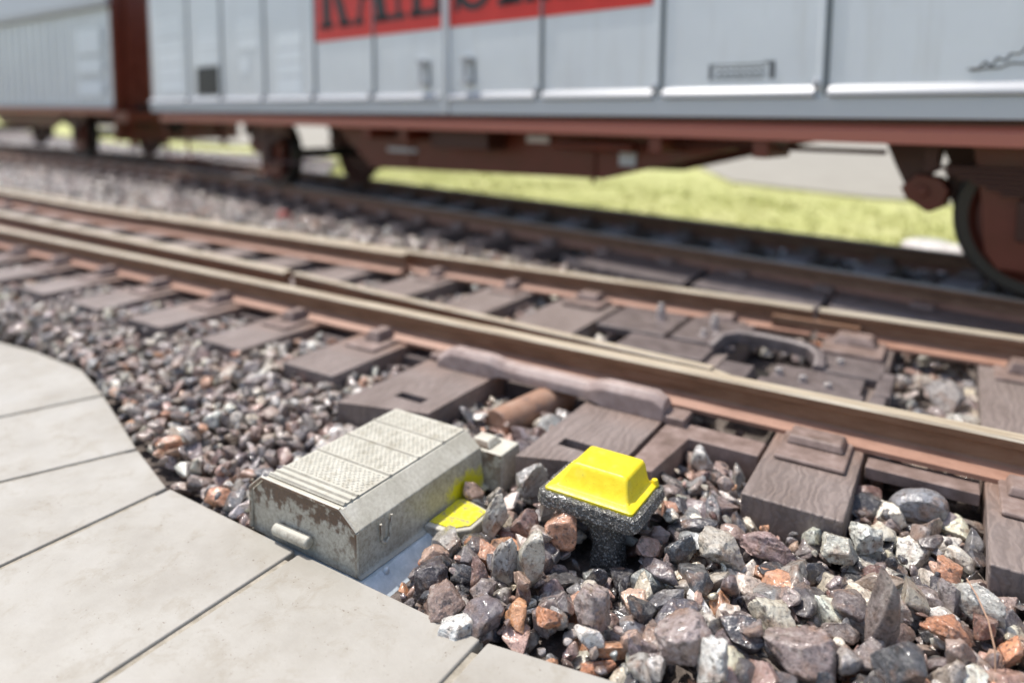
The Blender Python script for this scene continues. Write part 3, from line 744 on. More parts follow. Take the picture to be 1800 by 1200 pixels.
def buffers(parent, x, d):
    for v_ in (0.47, 2.2):
        b = MB(); b.tube((x, v_, 1.13), (x + d * 0.42, v_, 1.13), 0.09, n=16); b.tube((x + d * 0.42, v_, 1.13), (x + d * 0.48, v_, 1.13), 0.22, n=24)
        b.build('buffer', 'black', parent, smooth=True)
def underframe(parent, x0, x1, ax0, ax1, tr):
    b = MB()
    prof = [(-0.055, 1.15), (0.10, 1.15), (0.10, 1.25), (0.0, 1.25), (-0.055, 1.225)]
    b.prism_yz([(0.055, 1.135), (0.22, 1.135), (0.22, 1.262), (0.10, 1.262), (0.055, 1.225)], x0, x1)
    b.prism_yz([(2.60, 1.135), (2.44, 1.135), (2.44, 1.262), (2.56, 1.262), (2.60, 1.225)], x0, x1)
    b.build('solebar', 'oxide_sill_lit', parent, bevel=0.006)
    b = MB(); b.box(x0 + 0.05, x1 - 0.05, 0.10, 2.56, 1.17, 1.31); b.build('floor_frame', 'oxide_dark', parent)
    for v_ in (0.56, 2.06):
        b = MB(); b.prism_xz(tr, v_, v_ + 0.05)
        for i in range(len(tr) - 3): pass
        b.build('truss_beam', 'oxide', parent)
    wheelset(parent, ax0); wheelset(parent, ax1)
    running_gear(parent, ax0); running_gear(parent, ax1)
    buffers(parent, x0, -1); buffers(parent, x1, 1)

ROTZ = -math.atan(0.2)
wag = empty('freight_wagon', 'silver sliding wall freight wagon with a red lettered panel, nearest to the camera', 'freight wagon', (0.4, 5.05, 0.028), (0, -TILT, ROTZ), 'freight wagons on the far track')
U0_, U1_ = -12.93, 2.83
# body core and roof
b = MB(); b.box(U0_ + 0.06, U1_ - 0.06, 0.06, 2.60, 1.30, 3.62)
b.build('body', 'silver_dull', wag)
b = MB()
arc = [(0.0, 3.62)] + [(1.33 - 1.38 * math.cos(t), 3.62 + 0.42 * math.sin(t)) for t in [math.pi * i / 12 for i in range(13)]] + [(2.66, 3.62)]
b.prism_yz(arc[1:-1], U0_, U1_); b.build('roof', 'roof', wag, smooth=True)
for x_, nm in ((U0_, 'end_wall'), (U1_ - 0.06, 'end_wall')):
    b = MB(); b.box(x_, x_ + 0.058, 0.02, 2.64, 1.29, 3.61); b.build(nm, 'oxide', wag)
PAN = 1.27
seam = -5.055
ribs = [-11.35, -10.16, -8.87, -7.59, -6.34]
ribsR = [-3.79, -2.53, -1.25, 0.02, 1.29, 2.55]
def door(x0, x1, rb):
    b = MB(); b.box(x0, x1, 0.022, 0.058, 1.30, 3.60)
    dr = b.build('sliding_wall', 'silver', wag)
    # ledge: sloping bright top, vertical lip, with a skirt below
    xs_ = [x0] + [r_ for r_ in rb if x0 + 0.1 < r_ < x1 - 0.1] + [x1]
    for i in range(len(xs_) - 1):
        b = MB(); b.prism_yz([(0.021, 1.44), (-0.025, 1.44), (-0.030, 1.455), (-0.026, 1.475), (0.021, 1.525)], xs_[i] + (0.05 if i else 0.0), xs_[i + 1] - (0.03 if i < len(xs_) - 2 else 0.06))
        b.build('ledge', 'silver_light', dr, bevel=0.008)
    b = MB(); b.box(x0 + 0.02, x1 - 0.02, -0.004, 0.021, 1.30, 1.436); b.build('skirt', 'silver_dull', dr, bevel=0.004)
    for r_ in rb:
        b = MB(); b.box(r_ - 0.028, r_ + 0.012, 0.004, 0.0215, 1.50, 3.60); b.build('rib', 'silver_light' if False else 'silver', dr, bevel=0.006)
        b = MB(); b.box(r_ + 0.013, r_ + 0.045, 0.010, 0.0212, 1.45, 3.60); b.build('groove', 'seam', dr)
        b = MB(); b.box(r_ - 0.045, r_ - 0.005, -0.034, 0.0, 1.50, 1.56); b.build('clip', 'silver_light', dr, bevel=0.012)
    return dr
dL = door(U0_, seam - 0.045, ribs)
dR = door(seam + 0.045, U1_, ribsR)
b = MB(); b.box(seam - 0.044, seam - 0.012, -0.02, 0.058, 1.30, 3.6); b.box(seam + 0.012, seam + 0.044, -0.02, 0.058, 1.30, 3.6); b.build('door_post', 'silver', wag, bevel=0.006)
b = MB(); b.box(seam - 0.012, seam + 0.012, 0.02, 0.05, 1.30, 3.6); b.build('door_gap', 'seam', wag)
for u_, dr in ((-5.42, dL), (-4.74, dR)):
    b = MB(); b.tube((u_, -0.03, 1.62), (u_, -0.03, 1.85), 0.022, n=10); b.box(u_ - 0.05, u_ + 0.05, -0.055, 0.02, 1.83, 1.875); b.box(u_ - 0.05, u_ + 0.05, -0.055, 0.02, 1.60, 1.635)
    b.build('door_handle', 'silver_light', dr, bevel=0.008)
    b = MB(); b.box(u_ + 0.07, u_ + 0.10, 0.012, 0.0205, 1.58, 1.85); b.build('handle_shadow', 'seam', dr)  # dark strip painted as the handle's shadow on the wall
# printed markings (thin foils standing a few millimetres off the wall)
def foil(u0, u1, z0, z1, m_, y=0.0165, name='print_patch', par=None):
    b = MB(); b.box(u0, u1, y, y + 0.004, z0, z1); return b.build(name, m_, par or wag)
def patches(rects, m_='pale_print', name='print_patch', par=None, y=0.0165):
    b = MB()
    for u0, u1, z0, z1 in rects: b.box(u0, u1, y, y + 0.004, z0, z1)
    return b.build(name, m_, par)
patches([(-12.55, -11.55, z0, z1) for z0, z1 in ((2.55, 2.85), (2.34, 2.50), (2.10, 2.31), (1.88, 2.07), (1.62, 1.85))], par=dL)
patches([(-10.98, -10.26, 2.30, 2.66), (-10.98, -10.30, 2.20, 2.27), (-10.98, -10.26, 2.05, 2.17)], par=dL)
foil(-11.04, -10.26, 1.56, 2.0, 'black_print', name='black_square', par=dL)
patches([(-9.68, -9.02, 2.40, 2.64), (-9.62, -9.02, 2.20, 2.37), (-9.55, -9.32, 1.86, 2.08)], par=dL)
patches([(-8.50, -7.88, z0, z1) for z0, z1 in ((2.16, 2.34), (1.98, 2.12), (1.80, 1.95), (1.55, 1.76))], par=dL)
# red lettered panel, one piece on each side of the door seam
for a_, c_, dr in ((-7.52, seam - 0.05, dL), (seam + 0.05, -2.60, dR)):
    o = foil(a_, c_, 2.185, 3.55, 'red_panel', y=0.0145 - 0.001, name='red_panel', par=dr)
for r_ in (-6.34, -3.79):   # paint carried over the ribs
    b = MB(); b.box(r_ - 0.028, r_ + 0.012, -0.0005, 0.0035, 2.185, 3.55); b.build('red_panel', 'red_panel', dL if r_ < seam else dR)
def letter(ch, x, wd, z0, h, par):
    b = MB(); y = 0.0085; t = wd * 0.26; s_ = 0.07
    def st(x0, x1, a, c): b.box(x + x0, x + x1, y, y + 0.004, z0 + a, z0 + c)
    def dg(xa, xb, a, c, t_): b.prism_xz([(x + xa, z0 + a), (x + xa + t_, z0 + a), (x + xb + t_, z0 + c), (x + xb, z0 + c)], y, y + 0.004)
    def arc(cx, cz, rx, rz, a0, a1, t_, n=14):
        po = []
        for i in range(n + 1):
            a = R(a0 + (a1 - a0) * i / n); po.append((x + cx + rx * math.cos(a), z0 + cz + rz * math.sin(a)))
        for i in range(n, -1, -1):
            a = R(a0 + (a1 - a0) * i / n); po.append((x + cx + (rx - t_) * math.cos(a), z0 + cz + (rz - t_ * 0.7) * math.sin(a)))
        for i in range(n):
            q4 = [po[i], po[i + 1], po[2 * n - i], po[2 * n + 1 - i]]
            b.prism_xz(q4, y, y + 0.004)
    if ch == 'I': st(wd / 2 - t / 2, wd / 2 + t / 2, 0, h); st(0, wd, 0, s_); st(0, wd, h - s_, h)
    if ch == 'L': st(t * .4, t * 1.4, 0, h); st(0, t * 1.9, h - s_, h); st(0, wd, 0, s_); st(wd - 0.09, wd, 0, h * 0.28)
    if ch == 'R':
        st(t * .4, t * 1.4, 0, h); st(0, t * 1.8, 0, s_); st(0, t * 1.6, h - s_, h); arc(t * 1.2, h * 0.75, wd - t * 1.4, h * 0.25, -90, 90, t * 0.9)
        dg(wd - t * 1.1, t * 1.5, 0, h * 0.52, t * 0.95); st(wd - t * 1.4, wd + 0.02, 0, s_)
    if ch == 'A':
        dg(t * .25, wd / 2 - t * .35, 0, h, t * 0.45); dg(wd - t * 1.2, wd / 2 - t * .5, 0, h, t * 1.05); st(wd * .25, wd * .7, h * .3, h * .3 + s_); st(-0.02, t * 1.1, 0, s_); st(wd - t * 1.6, wd + 0.03, 0, s_)
    if ch == 'S':
        arc(wd / 2, h * 0.27, wd / 2, h * 0.28, -170, 90, t * 0.75); arc(wd / 2, h * 0.74, wd / 2 * 0.95, h * 0.26, 10, 270, t * 0.75); st(0, 0.07, 0.0, h * 0.3)
    if ch == 'H':
        for q_ in (0, wd - t * 1.8): st(q_ + t * .4, q_ + t * 1.4, 0, h); st(q_, q_ + t * 1.8, 0, s_); st(q_, q_ + t * 1.8, h - s_, h)
        st(t, wd - t, h * .48, h * .48 + s_)
    if ch == 'P':
        st(t * .4, t * 1.4, 0, h); st(0, t * 1.8, 0, s_); st(0, t * 1.6, h - s_, h); arc(t * 1.2, h * 0.74, wd - t * 1.3, h * 0.26, -90, 90, t * 0.9)
    o = b.build('letter', 'black_print', par)
for ch, x_, wd in (('R', -7.42, 0.66), ('A', -6.68, 0.66), ('I', -5.98, 0.26), ('L', -5.65, 0.50), ('S', -4.93, 0.56), ('H', -4.32, 0.66), ('I', -3.58, 0.26), ('P', -3.2, 0.5)):
    letter(ch, x_, wd, 2.33, 0.95, dL if x_ < seam else dR)
# small stencilled data box and line drawing
b = MB(); y = 0.0165
def st(u0, u1, z0, z1): b.box(u0, u1, y, y + 0.003, z0, z1)
st(-2.09, -2.06, 1.575, 1.685); st(-2.09, -2.04, 1.675, 1.69); st(-1.62, -1.58, 1.575, 1.70); st(-1.66, -1.58, 1.685, 1.70)
for i in range(8):
    st(-2.02 + i * 0.048, -1.995 + i * 0.048, 1.60, 1.625); st(-2.02 + i * 0.048, -1.995 + i * 0.048, 1.645, 1.665)
st(-2.04, -1.66, 1.58, 1.588); st(-2.04, -1.66, 1.68, 1.688)
b.build('stencil', 'grey_print', dR)
b = MB(); rr = random.Random(8); px, pz = -0.37, 1.615
pts = [(-0.40, 1.60), (-0.34, 1.605), (-0.31, 1.64), (-0.28, 1.61), (-0.25, 1.66), (-0.21, 1.64), (-0.19, 1.68), (-0.14, 1.68), (-0.10, 1.74), (-0.04, 1.76), (0.0, 1.82), (0.06, 1.80)]
for p, q_ in zip(pts, pts[1:]): b.tube((p[0], 0.019, p[1]), (q_[0], 0.019, q_[1]), 0.0065, n=6)
pts = [(-0.38, 1.59), (-0.30, 1.60), (-0.24, 1.60), (-0.18, 1.625), (-0.1, 1.62), (0.05, 1.64)]
for p, q_ in zip(pts, pts[1:]): b.tube((p[0], 0.019, p[1]), (q_[0], 0.019, q_[1]), 0.0075, n=6)
b.build('emblem', 'grey_print', dR)
underframe(wag, U0_ + 0.25, U1_ - 0.25, -9.55, -0.02, [(-7.95, 1.12), (-7.12, 0.60), (-3.45, 0.70), (-1.95, 1.08), (-1.95, 1.14), (-7.95, 1.14)])
brake(wag, -0.98, 1); brake(wag, -10.5, 1)
b = MB(); b.box(-4.38, -4.08, 0.50, 0.53, 1.02, 1.09); b.build('white_plate', 'white_plate', wag, bevel=0.01)
for bb in ((-3.25, -3.07, 0.535, 0.558, 0.84, 1.0), (-6.76, -6.2, 0.535, 0.558, 0.83, 0.88)):
    b = MB(); b.box(*bb); b.build('grey_plate', 'silver_dull', wag)
for u_ in (-6.6, -5.9, -2.6, -1.7):
    b = MB(); b.box(u_ - 0.06, u_ + 0.06, 0.10, 0.5, 1.0, 1.13); b.build('bracket', 'oxide', wag, bevel=0.008)
b = MB(); b.box(-5.6, -4.7, 0.25, 0.54, 0.93, 1.13); b.build('brake_box', 'oxide_dark', wag, bevel=0.01)
b = MB(); b.tube((-3.9, 0.4, 1.02), (-3.0, 0.4, 1.02), 0.05, n=12); b.build('air_pipe', 'oxide', wag, smooth=True)
for u_ in (-3.55, -6.3):
    b = MB(); b.box(u_ - 0.02, u_ + 0.02, 0.535, 0.558, 0.66, 1.13); b.build('stiffener', 'oxide', wag, bevel=0.004)
b = MB(); b.tube((-2.9, 0.3, 1.07), (-0.9, 0.3, 1.07), 0.018, n=8); b.build('brake_rod', 'oxide_dark', wag)
b = MB(); b.tube((-11.2, 0.35, 0.55), (-7.9, 0.35, 0.60), 0.02, n=8); b.build('brake_rod', 'oxide_dark', wag)
b = MB(); b.box(U0_ + 0.3, U0_ + 1.2, 0.12, 0.5, 0.45, 0.49); b.box(U0_ + 0.3, U0_ + 0.34, 0.12, 0.16, 0.45, 1.14); b.box(U0_ + 1.16, U0_ + 1.2, 0.12, 0.16, 0.45, 1.14); b.build('footstep', 'oxide', wag, bevel=0.005)

# second wagon behind, farther left
w2 = empty('freight_wagon', 'silver freight wagon with narrow ribs and a dark red end wall, at the left', 'freight wagon', (-14.10, 7.97, 0.0), (0, -0.004, -math.atan(0.1)), 'freight wagons on the far track')
b = MB(); b.box(-12.5, -0.06, 0.05, 2.60, 1.30, 3.30); b.build('body', 'silver', w2)
b = MB(); b.prism_yz([(0.0, 3.24), (-0.05, 3.26), (-0.05, 3.42), (0.02, 3.95), (0.5, 4.15), (1.33, 4.25), (2.2, 4.15), (2.6, 3.9), (2.66, 3.24)], -12.5, 0.0); b.build('roof', 'roof', w2)
b = MB(); b.box(-12.5, 0.0, -0.085, -0.052, 3.22, 3.40); b.build('gutter', 'silver_light', w2, bevel=0.012)
b = MB(); b.box(-0.058, 0.003, 0.0, 2.64, 0.62, 4.1); b.box(0.0, 0.10, 0.25, 0.36, 0.5, 3.6); b.box(0.0, 0.10, 2.2, 2.3, 0.5, 3.6); b.box(0.0, 0.5, 0.0, 2.6, 1.0, 1.2)
b.prism_yz([(0.2, 3.6), (1.33, 4.1), (2.5, 3.6)], -0.05, 0.0)
b.build('end_wall', 'oxide', w2)
dd = MB(); dd.box(-12.5, -0.07, 0.02, 0.048, 1.32, 3.2); dm2 = dd.build('side_wall', 'silver', w2)
x = -0.35
while x > -8.5:
    b = MB(); b.box(x - 0.03, x + 0.03, -0.004, 0.019, 1.34, 3.2); b.build('rib', 'silver', dm2, bevel=0.008); x -= 0.42
b = MB(); b.box(-12.5, -0.07, -0.02, 0.019, 1.26, 1.335); b.build('ledge', 'silver_light', w2, bevel=0.01)
patches([(-1.55, -0.45, z0, z1) for z0, z1 in ((2.35, 2.85), (1.95, 2.25), (1.5, 1.8))], par=dm2, y=-0.012)
underframe(w2, -12.3, -0.25, -9.6, -2.9, [(-8.6, 1.12), (-7.9, 0.8), (-4.4, 0.8), (-3.9, 1.08), (-3.9, 1.14), (-8.6, 1.14)])

# ------------------------------------------------------------------ stones
def icos(sub):
    bm = bmesh.new(); bmesh.ops.create_icosphere(bm, subdivisions=sub, radius=1.0)
    v = np.array([p.co[:] for p in bm.verts]); f = np.array([[q_.index for q_ in fc.verts] for fc in bm.faces]); bm.free()
    return v, f
ICO = {k: icos(k) for k in (2, 3, 4, 5)}
def stone_proto(level, seed, asp=(1, 0.8, 0.65), cuts=11, rough=0.05, depth=(0.55, 0.9)):
    v, f = ICO[level]; r = np.random.RandomState(seed); v = v.copy() * 1.12
    for i in range(cuts):
        n = r.normal(size=3); n /= np.linalg.norm(n); d = r.uniform(*depth)
        t = v @ n - d; mk = t > 0; v[mk] -= np.outer(t[mk], n) * 0.97
    if rough:
        o = seed * 3.1
        for k in range(len(v)):
            p = Vector(v[k]) * 1.7 + Vector((o, o, o))
            a = mnoise.noise(p) * 1.3 + (mnoise.noise(p * 3.1) * 0.8 if level > 2 else 0) + ((mnoise.noise(p * 6.7) * 0.5 + mnoise.noise(p * 13.0) * 0.25) if level > 3 else 0)
            v[k] *= 1 + rough * a
    return v * np.array(asp)
PAL = [((0.085, 0.085, 0.095), 3.4), ((0.16, 0.135, 0.14), 3.6), ((0.26, 0.215, 0.21), 3.8), ((0.34, 0.25, 0.215), 2.0), ((0.60, 0.30, 0.16), 1.15), ((0.18, 0.09, 0.07), 1.5),
       ((0.66, 0.63, 0.52), 2.0), ((0.44, 0.425, 0.39), 2.4), ((0.84, 0.84, 0.78), 1.9), ((0.27, 0.28, 0.285), 2.2), ((0.035, 0.036, 0.045), 3.4), ((0.46, 0.41, 0.355), 1.4), ((0.50, 0.335, 0.27), 1.7)]
PC = np.array([p[0] for p in PAL]) * np.array([1.28, 1.25, 1.22]); PW = np.array([p[1] for p in PAL]); PW = PW / PW.sum()

def rotmats(r, n):
    q_ = r.normal(size=(n, 4)); q_ /= np.linalg.norm(q_, axis=1)[:, None]
    a, b_, c_, d = q_.T
    return np.stack([np.stack([a*a+b_*b_-c_*c_-d*d, 2*(b_*c_-a*d), 2*(b_*d+a*c_)], -1), np.stack([2*(b_*c_+a*d), a*a-b_*b_+c_*c_-d*d, 2*(c_*d-a*b_)], -1), np.stack([2*(b_*d-a*c_), 2*(c_*d+a*b_), a*a-b_*b_-c_*c_+d*d], -1)], 1)
def bake(name, pos, size, level, seed, protos, tint=None):
    r = np.random.RandomState(seed); n = len(pos); V = []; Fs = []; Cs = []
    _, f = ICO[level]; nv = len(ICO[level][0]); Rm = rotmats(r, n); pi = r.randint(0, len(protos), n)
    cols = PC[r.choice(len(PC), n, p=PW)] * r.uniform(0.8, 1.2, (n, 1)) * r.uniform(0.95, 1.05, (n, 3))
    if tint is not None: cols = cols * (1 - tint[:, 3:]) + tint[:, :3] * tint[:, 3:]
    P = np.stack(protos)[pi]                                  # n, nv, 3
    W = np.einsum('nij,nvj->nvi', Rm, P) * size[:, None, None]
    W[:, :, 2] *= 0.85
    W += pos[:, None, :]
    co = W.reshape(-1, 3).astype(np.float32)
    fa = (f[None] + (np.arange(n) * nv)[:, None, None]).reshape(-1).astype(np.int32)
    nf = len(fa) // 3
    me = bpy.data.meshes.new(name)
    me.vertices.add(len(co)); me.vertices.foreach_set('co', co.ravel())
    me.loops.add(len(fa)); me.loops.foreach_set('vertex_index', fa)
    me.polygons.add(nf); me.polygons.foreach_set('loop_start', np.arange(0, nf * 3, 3, dtype=np.int32))
    me.polygons.foreach_set('loop_total', np.full(nf, 3, dtype=np.int32))
    me.polygons.foreach_set('use_smooth', np.full(nf, level > 2))
    at = me.attributes.new('Col', 'FLOAT_COLOR', 'POINT')
    cc = np.ones((len(co), 4), np.float32); cc[:, :3] = np.repeat(cols, nv, axis=0)
    at.data.foreach_set('color', cc.ravel())
    me.materials.append(M['stone']); me.update(); me.validate()
    o = bpy.data.objects.new(name, me); C.objects.link(o); return o
def asp(r): return (1.12, r.uniform(0.55, 0.95), r.uniform(0.45, 0.85))
ra = np.random.RandomState(11)
PRO4 = [stone_proto(4, 100 + i, asp(ra), ra.randint(9, 16), 0.065, (0.48, 0.84)) for i in range(26)]
PRO3 = [stone_proto(3, 200 + i, asp(ra), ra.randint(12, 20), 0.08, (0.48, 0.80)) for i in range(16)]
PRO2 = [stone_proto(2, 300 + i, asp(ra), ra.randint(9, 14), 0.07, (0.52, 0.82)) for i in range(12)]

# hero stones: single stones one can point to
HERO = [
 # label, x, y, z, (sx, sy, sz), (rx, ry, rz), colour, seed, cuts
 ('smooth orange pebble leaning on the black mount of the yellow block', -1.035, 2.03, -0.035, (.052, .045, .060), (10, 15, 20), (.62, .31, .18), 1, 5),
 ('tall pale translucent slab standing beside the worn yellow flap', -1.265, 1.965, -0.055, (.036, .028, .090), (0, 22, 10), (.52, .49, .42), 2, 12),
 ('jagged red brown stone between the pale slab and the yellow block', -1.165, 2.01, -0.055, (.045, .04, .070), (0, -10, 30), (.26, .15, .12), 3, 14),
 ('slim pointed white splinter standing at the corner of the yellow block', -1.135, 2.10, -0.01, (.022, .018, .066), (5, 14, 0), (.66, .62, .55), 4, 9),
 ('cream speckled oval stone leaning left of the black mount', -1.055, 1.83, -0.045, (.046, .040, .080), (-10, 25, -20), (.60, .57, .47), 5, 7),
 ('long pale grey slab lying left of the speckled oval stone', -1.125, 1.79, -0.075, (.033, .030, .078), (0, 18, 0), (.50, .49, .46), 6, 11),
 ('rounded stone by the grimy cover, coloured dark purple for its shade', -1.305, 1.655, -0.095, (.062, .060, .060), (0, 30, 50), (.055, .04, .045), 7, 10),  # cover's shade put into this stone's dark colour
 ('large glassy brown wedge stone near the paving edge', -1.195, 1.58, -0.10, (.068, .055, .052), (10, -18, 30), (.26, .175, .14), 8, 12),
 ('upright rust brown splintered stone beside the brown wedge', -1.16, 1.71, -0.07, (.034, .030, .075), (0, -8, 0), (.20, .105, .08), 9, 13),
 ('flat white stone touching the paving edge below the brown wedge', -1.12, 1.545, -0.115, (.055, .042, .030), (0, 10, 30), (.66, .66, .62), 10, 10),
 ('small bright orange stone in front of the speckled oval stone', -0.885, 1.655, -0.062, (.040, .03, .024), (0, 5, 10), (.62, .27, .13), 11, 10),
 ('blocky grey pink stone standing below the black mount', -0.785, 1.755, -0.055, (.050, .045, .066), (5, 10, 10), (.34, .27, .25), 12, 12),
 ('tall finger shaped grey brown stone sticking up at the right', -0.095, 2.10, 0.01, (.040, .034, .135), (6, 6, 10), (.27, .22, .20), 13, 7),
 ('pale quartz stone, left one of the white pair before the big sleeper', -0.245, 2.445, -0.055, (.075, .055, .042), (0, 20, -25), (.66, .65, .55), 14, 10),
 ('white quartz stone, right one of the pair before the big sleeper', -0.165, 2.52, -0.035, (.052, .050, .058), (15, -10, 20), (.66, .67, .60), 15, 12),
 ('long cream stone with black veins lying in the right foreground', -0.36, 2.0, -0.055, (.072, .042, .040), (0, 28, -15), (.64, .60, .48), 16, 9),
 ('big pinkish grey boulder with flat faces near the bottom', -0.545, 1.755, -0.05, (.072, .065, .055), (10, -15, 25), (.36, .29, .275), 17, 11),
 ('milky white pointed stone at the bottom edge of the view', -0.445, 1.71, -0.045, (.042, .036, .072), (0, 18, 0), (.68, .68, .64), 18, 9),
 ('rounded almost black stone at the bottom right edge', -0.03, 1.96, -0.04, (.060, .05, .048), (0, 15, 0), (.065, .065, .07), 19, 6),
 ('large rounded blue grey stone close to the near rail', -0.045, 2.86, -0.06, (.078, .06, .052), (0, -20, 20), (.26, .27, .29), 20, 7),
 ('rounded light grey stone between the cover and the yellow block', -1.29, 2.235, -0.035, (.052, .048, .062), (0, 5, 0), (.42, .41, .39), 21, 8),
 ('broad speckled brown grey boulder in the bottom right foreground', -0.255, 1.90, -0.075, (.110, .075, .06), (5, 12, -10), (.31, .24, .22), 22, 10),
 ('rough cream stone with a brown underside, right of the black mount', -0.565, 2.215, -0.045, (.062, .052, .050), (0, 10, 0), (.58, .54, .46), 23, 9),
 ('wide pinkish stone with an orange end, in front of the big sleeper', -0.455, 2.355, -0.065, (.082, .05, .042), (0, 8, 10), (.38, .26, .24), 24, 12),
 ('small orange stone just right of the yellow block', -0.775, 2.33, -0.03, (.034, .028, .028), (0, 0, 10), (.58, .29, .18), 25, 8),
 ('pale greenish grey slab leaning at the right edge', 0.125, 2.36, -0.05, (.060, .035, .062), (0, 35, -20), (.47, .47, .43), 26, 12),
 ('glossy orange brown stone at the lower right', 0.05, 2.20, -0.05, (.052, .042, .038), (0, 12, 0), (.55, .24, .12), 27, 9),
 ('large pale stone between the rails, right of the bolted plate', 0.0, 4.08, -0.03, (.105, .075, .075), (0, 30, -30), (.52, .46, .40), 28, 12),
 ('pale rounded stone between the rails beside the last big sleeper', 0.09, 3.80, -0.055, (.07, .055, .05), (0, 0, 0), (.56, .54, .48), 29, 8),
 ('small bright red pebble between the two tracks', -7.20, 6.16, -0.06, (.085, .08, .08), (0, 0, 0), (.72, .09, .05), 30, 6),
 ('white boulder seen under the nearest wagon, left of its wheel', -0.10, 9.0, -0.09, (.30, .20, .085), (0, 0, 0), (.70, .68, .66), 31, 7),
 ('dark stone with brown flanks right of the black mount', -0.675, 2.14, -0.05, (.036, .034, .062), (0, 5, 0), (.075, .085, .095), 32, 10),
 ('pale pink stone standing in the gap beside the side beam', -0.80, 2.74, -0.03, (.036, .034, .062), (0, 8, 0), (.62, .60, .56), 33, 9),
]
hero_xy = []
for (lab, x, y, z, sc, ro, co, sd, cu) in HERO:
    v, f = ICO[5][0], ICO[5][1]
    lv = 4 if y > 3 else 5
    v = stone_proto(lv, 500 + sd, (1, 1, 1), cu + 3, 0.035 if cu <= 7 else 0.09, (0.5, 0.84)); f = ICO[lv][1]
    v = v * np.array(sc) * 1.2
    me = bpy.data.meshes.new('stone'); me.from_pydata(v.tolist(), [], f.tolist())
    for p in me.polygons: p.use_smooth = True
    at = me.attributes.new('Col', 'FLOAT_COLOR', 'POINT'); at.data.foreach_set('color', np.tile(np.array([*[min(0.9, c_ * 1.15) for c_ in co], 1.0], np.float32), len(v)))
    me.materials.append(M['stone'])
    o = bpy.data.objects.new('stone', me); C.objects.link(o); o.location = (x, y, z); o.rotation_euler = tuple(R(a) for a in ro)
    tag(o, lab, 'stone', 'stones one can tell apart in the ballast')
    hero_xy.append((x, y, max(sc[0], sc[1]) * 0.75))
HX = np.array(hero_xy)

def edge_y(x):   # platform edge
    return np.interp(x, [-7, -5.4, -4.6, -4.05, -3.6, -2.9, -2.5, -1.04, -0.62, -0.2, 0.3, 1.5], [1.6, 1.98, 2.06, 2.05, 1.92, 1.68, 1.555, 1.54, 1.615, 1.72, 1.72, 1.5])
def on_sleeper(x, y, mg=0.0):
    r = np.zeros(len(x), bool)
    for cx, w_, y0 in [(-2.80, .37, 2.52), (-2.145, .43, 2.34), (-1.215, .37, 2.36), (-0.415, .34, 2.52), (0.33, .34, 2.52), (1.07, .34, 2.52), (1.8, .34, 2.52), (2.5, .34, 2.52)] + [(q_, .37, 2.52) for q_ in xs]:
        r |= (np.abs(x - cx) < w_ / 2 + mg) & (y > y0 - mg) & (y < 5.05 + mg)
    return r
def scatter(x0, x1, y0, y1, sp, seed, jit=0.42):
    r = np.random.RandomState(seed); X, Y = np.meshgrid(np.arange(x0, x1, sp), np.arange(y0, y1, sp * 0.88)); X = X + (np.arange(X.shape[0]) % 2)[:, None] * sp / 2
    x = X.ravel() + r.uniform(-jit, jit, X.size) * sp; y = Y.ravel() + r.uniform(-jit, jit, X.size) * sp
    return x, y, r
def level_z(x, y):
    z = -0.085 - 0.03 * np.clip((2.3 - y) / 0.8, 0, 1)
    z = z + 0.012 * np.sin(x * 3.1 + y * 2) + 0.01 * np.sin(x * 7.3 - y * 5)
    z = z - 0.075 * np.exp(-(((x + 0.885) / 0.14) ** 2 + ((y - 1.93) / 0.15) ** 2) ** 2)
    z = z + np.where((y > 2.6) & (y < 2.98), 0.02, 0.0) + 0.02 * np.clip((-2.2 - x) / 0.5, 0, 1)
    z = np.where((y > 2.98) & (y < 3.42), z - 0.035, z)
    z = np.where((y > 4.45) & (y < 4.85), z - 0.02, z)
    z = np.where((y > 4.9) & (y < fyv(x) - 0.6), z + 0.03, z)
    z = np.where(y > fyv(x) + 2.1, -0.11, z)
    return z
def fyv(x): return np.array([fy(q_) for q_ in np.atleast_1d(x)])
def ok_mask(x, y, sz, loose=False):
    dm_ = ((x > -1.6) & (x < -1.375 - 0.12 * (y - 1.6)) & (y > 1.4) & (y < 1.93))
    if True: pass
    k = y > edge_y(x) + sz * 0.55
    k &= ~on_sleeper(x, y, sz * 0.30)
    k &= ~(dm_ & (x < (-1.42 if loose else 9)))
    k &= ~((np.abs(x - BX) < hw + 0.02) & (y > 1.5) & (y < 2.3))                     # cover
    k &= ~((x > -1.64) & (x < -1.40) & (y > 2.2) & (y < 2.45))
    k &= ~((x > -1.55) & (x < -1.31) & (y > 1.84) & (y < 2.16))                       # flap
    k &= ~((np.abs(x + 0.93) < 0.11) & (np.abs(y - 2.11) < 0.09))                     # mount post
    k &= ~((x > -1.03) & (x < -0.87) & (y > 2.48) & (y < 3.0))
    k &= ~((x > -1.0) & (x < -0.58) & (y > 2.83) & (y < 3.0))
    k &= ~((x > -1.80) & (x < -1.52) & (y > 2.62) & (y < 3.1))                        # pipe
    k &= ~((x > -1.9) & (x < -1.42) & (y > 2.88) & (y < 3.3))
    k &= ~((y > 2.93) & (y < 3.14) & (x > -1.0))
    k &= ~((x > -1.62) & (x < -0.2) & (y > 3.3) & (y < 4.5))                          # lock plates
    for hx, hy, hr in ([] if loose else HX): k &= ~((x - hx) ** 2 + (y - hy) ** 2 < (hr + sz * 0.3) ** 2)
    return k
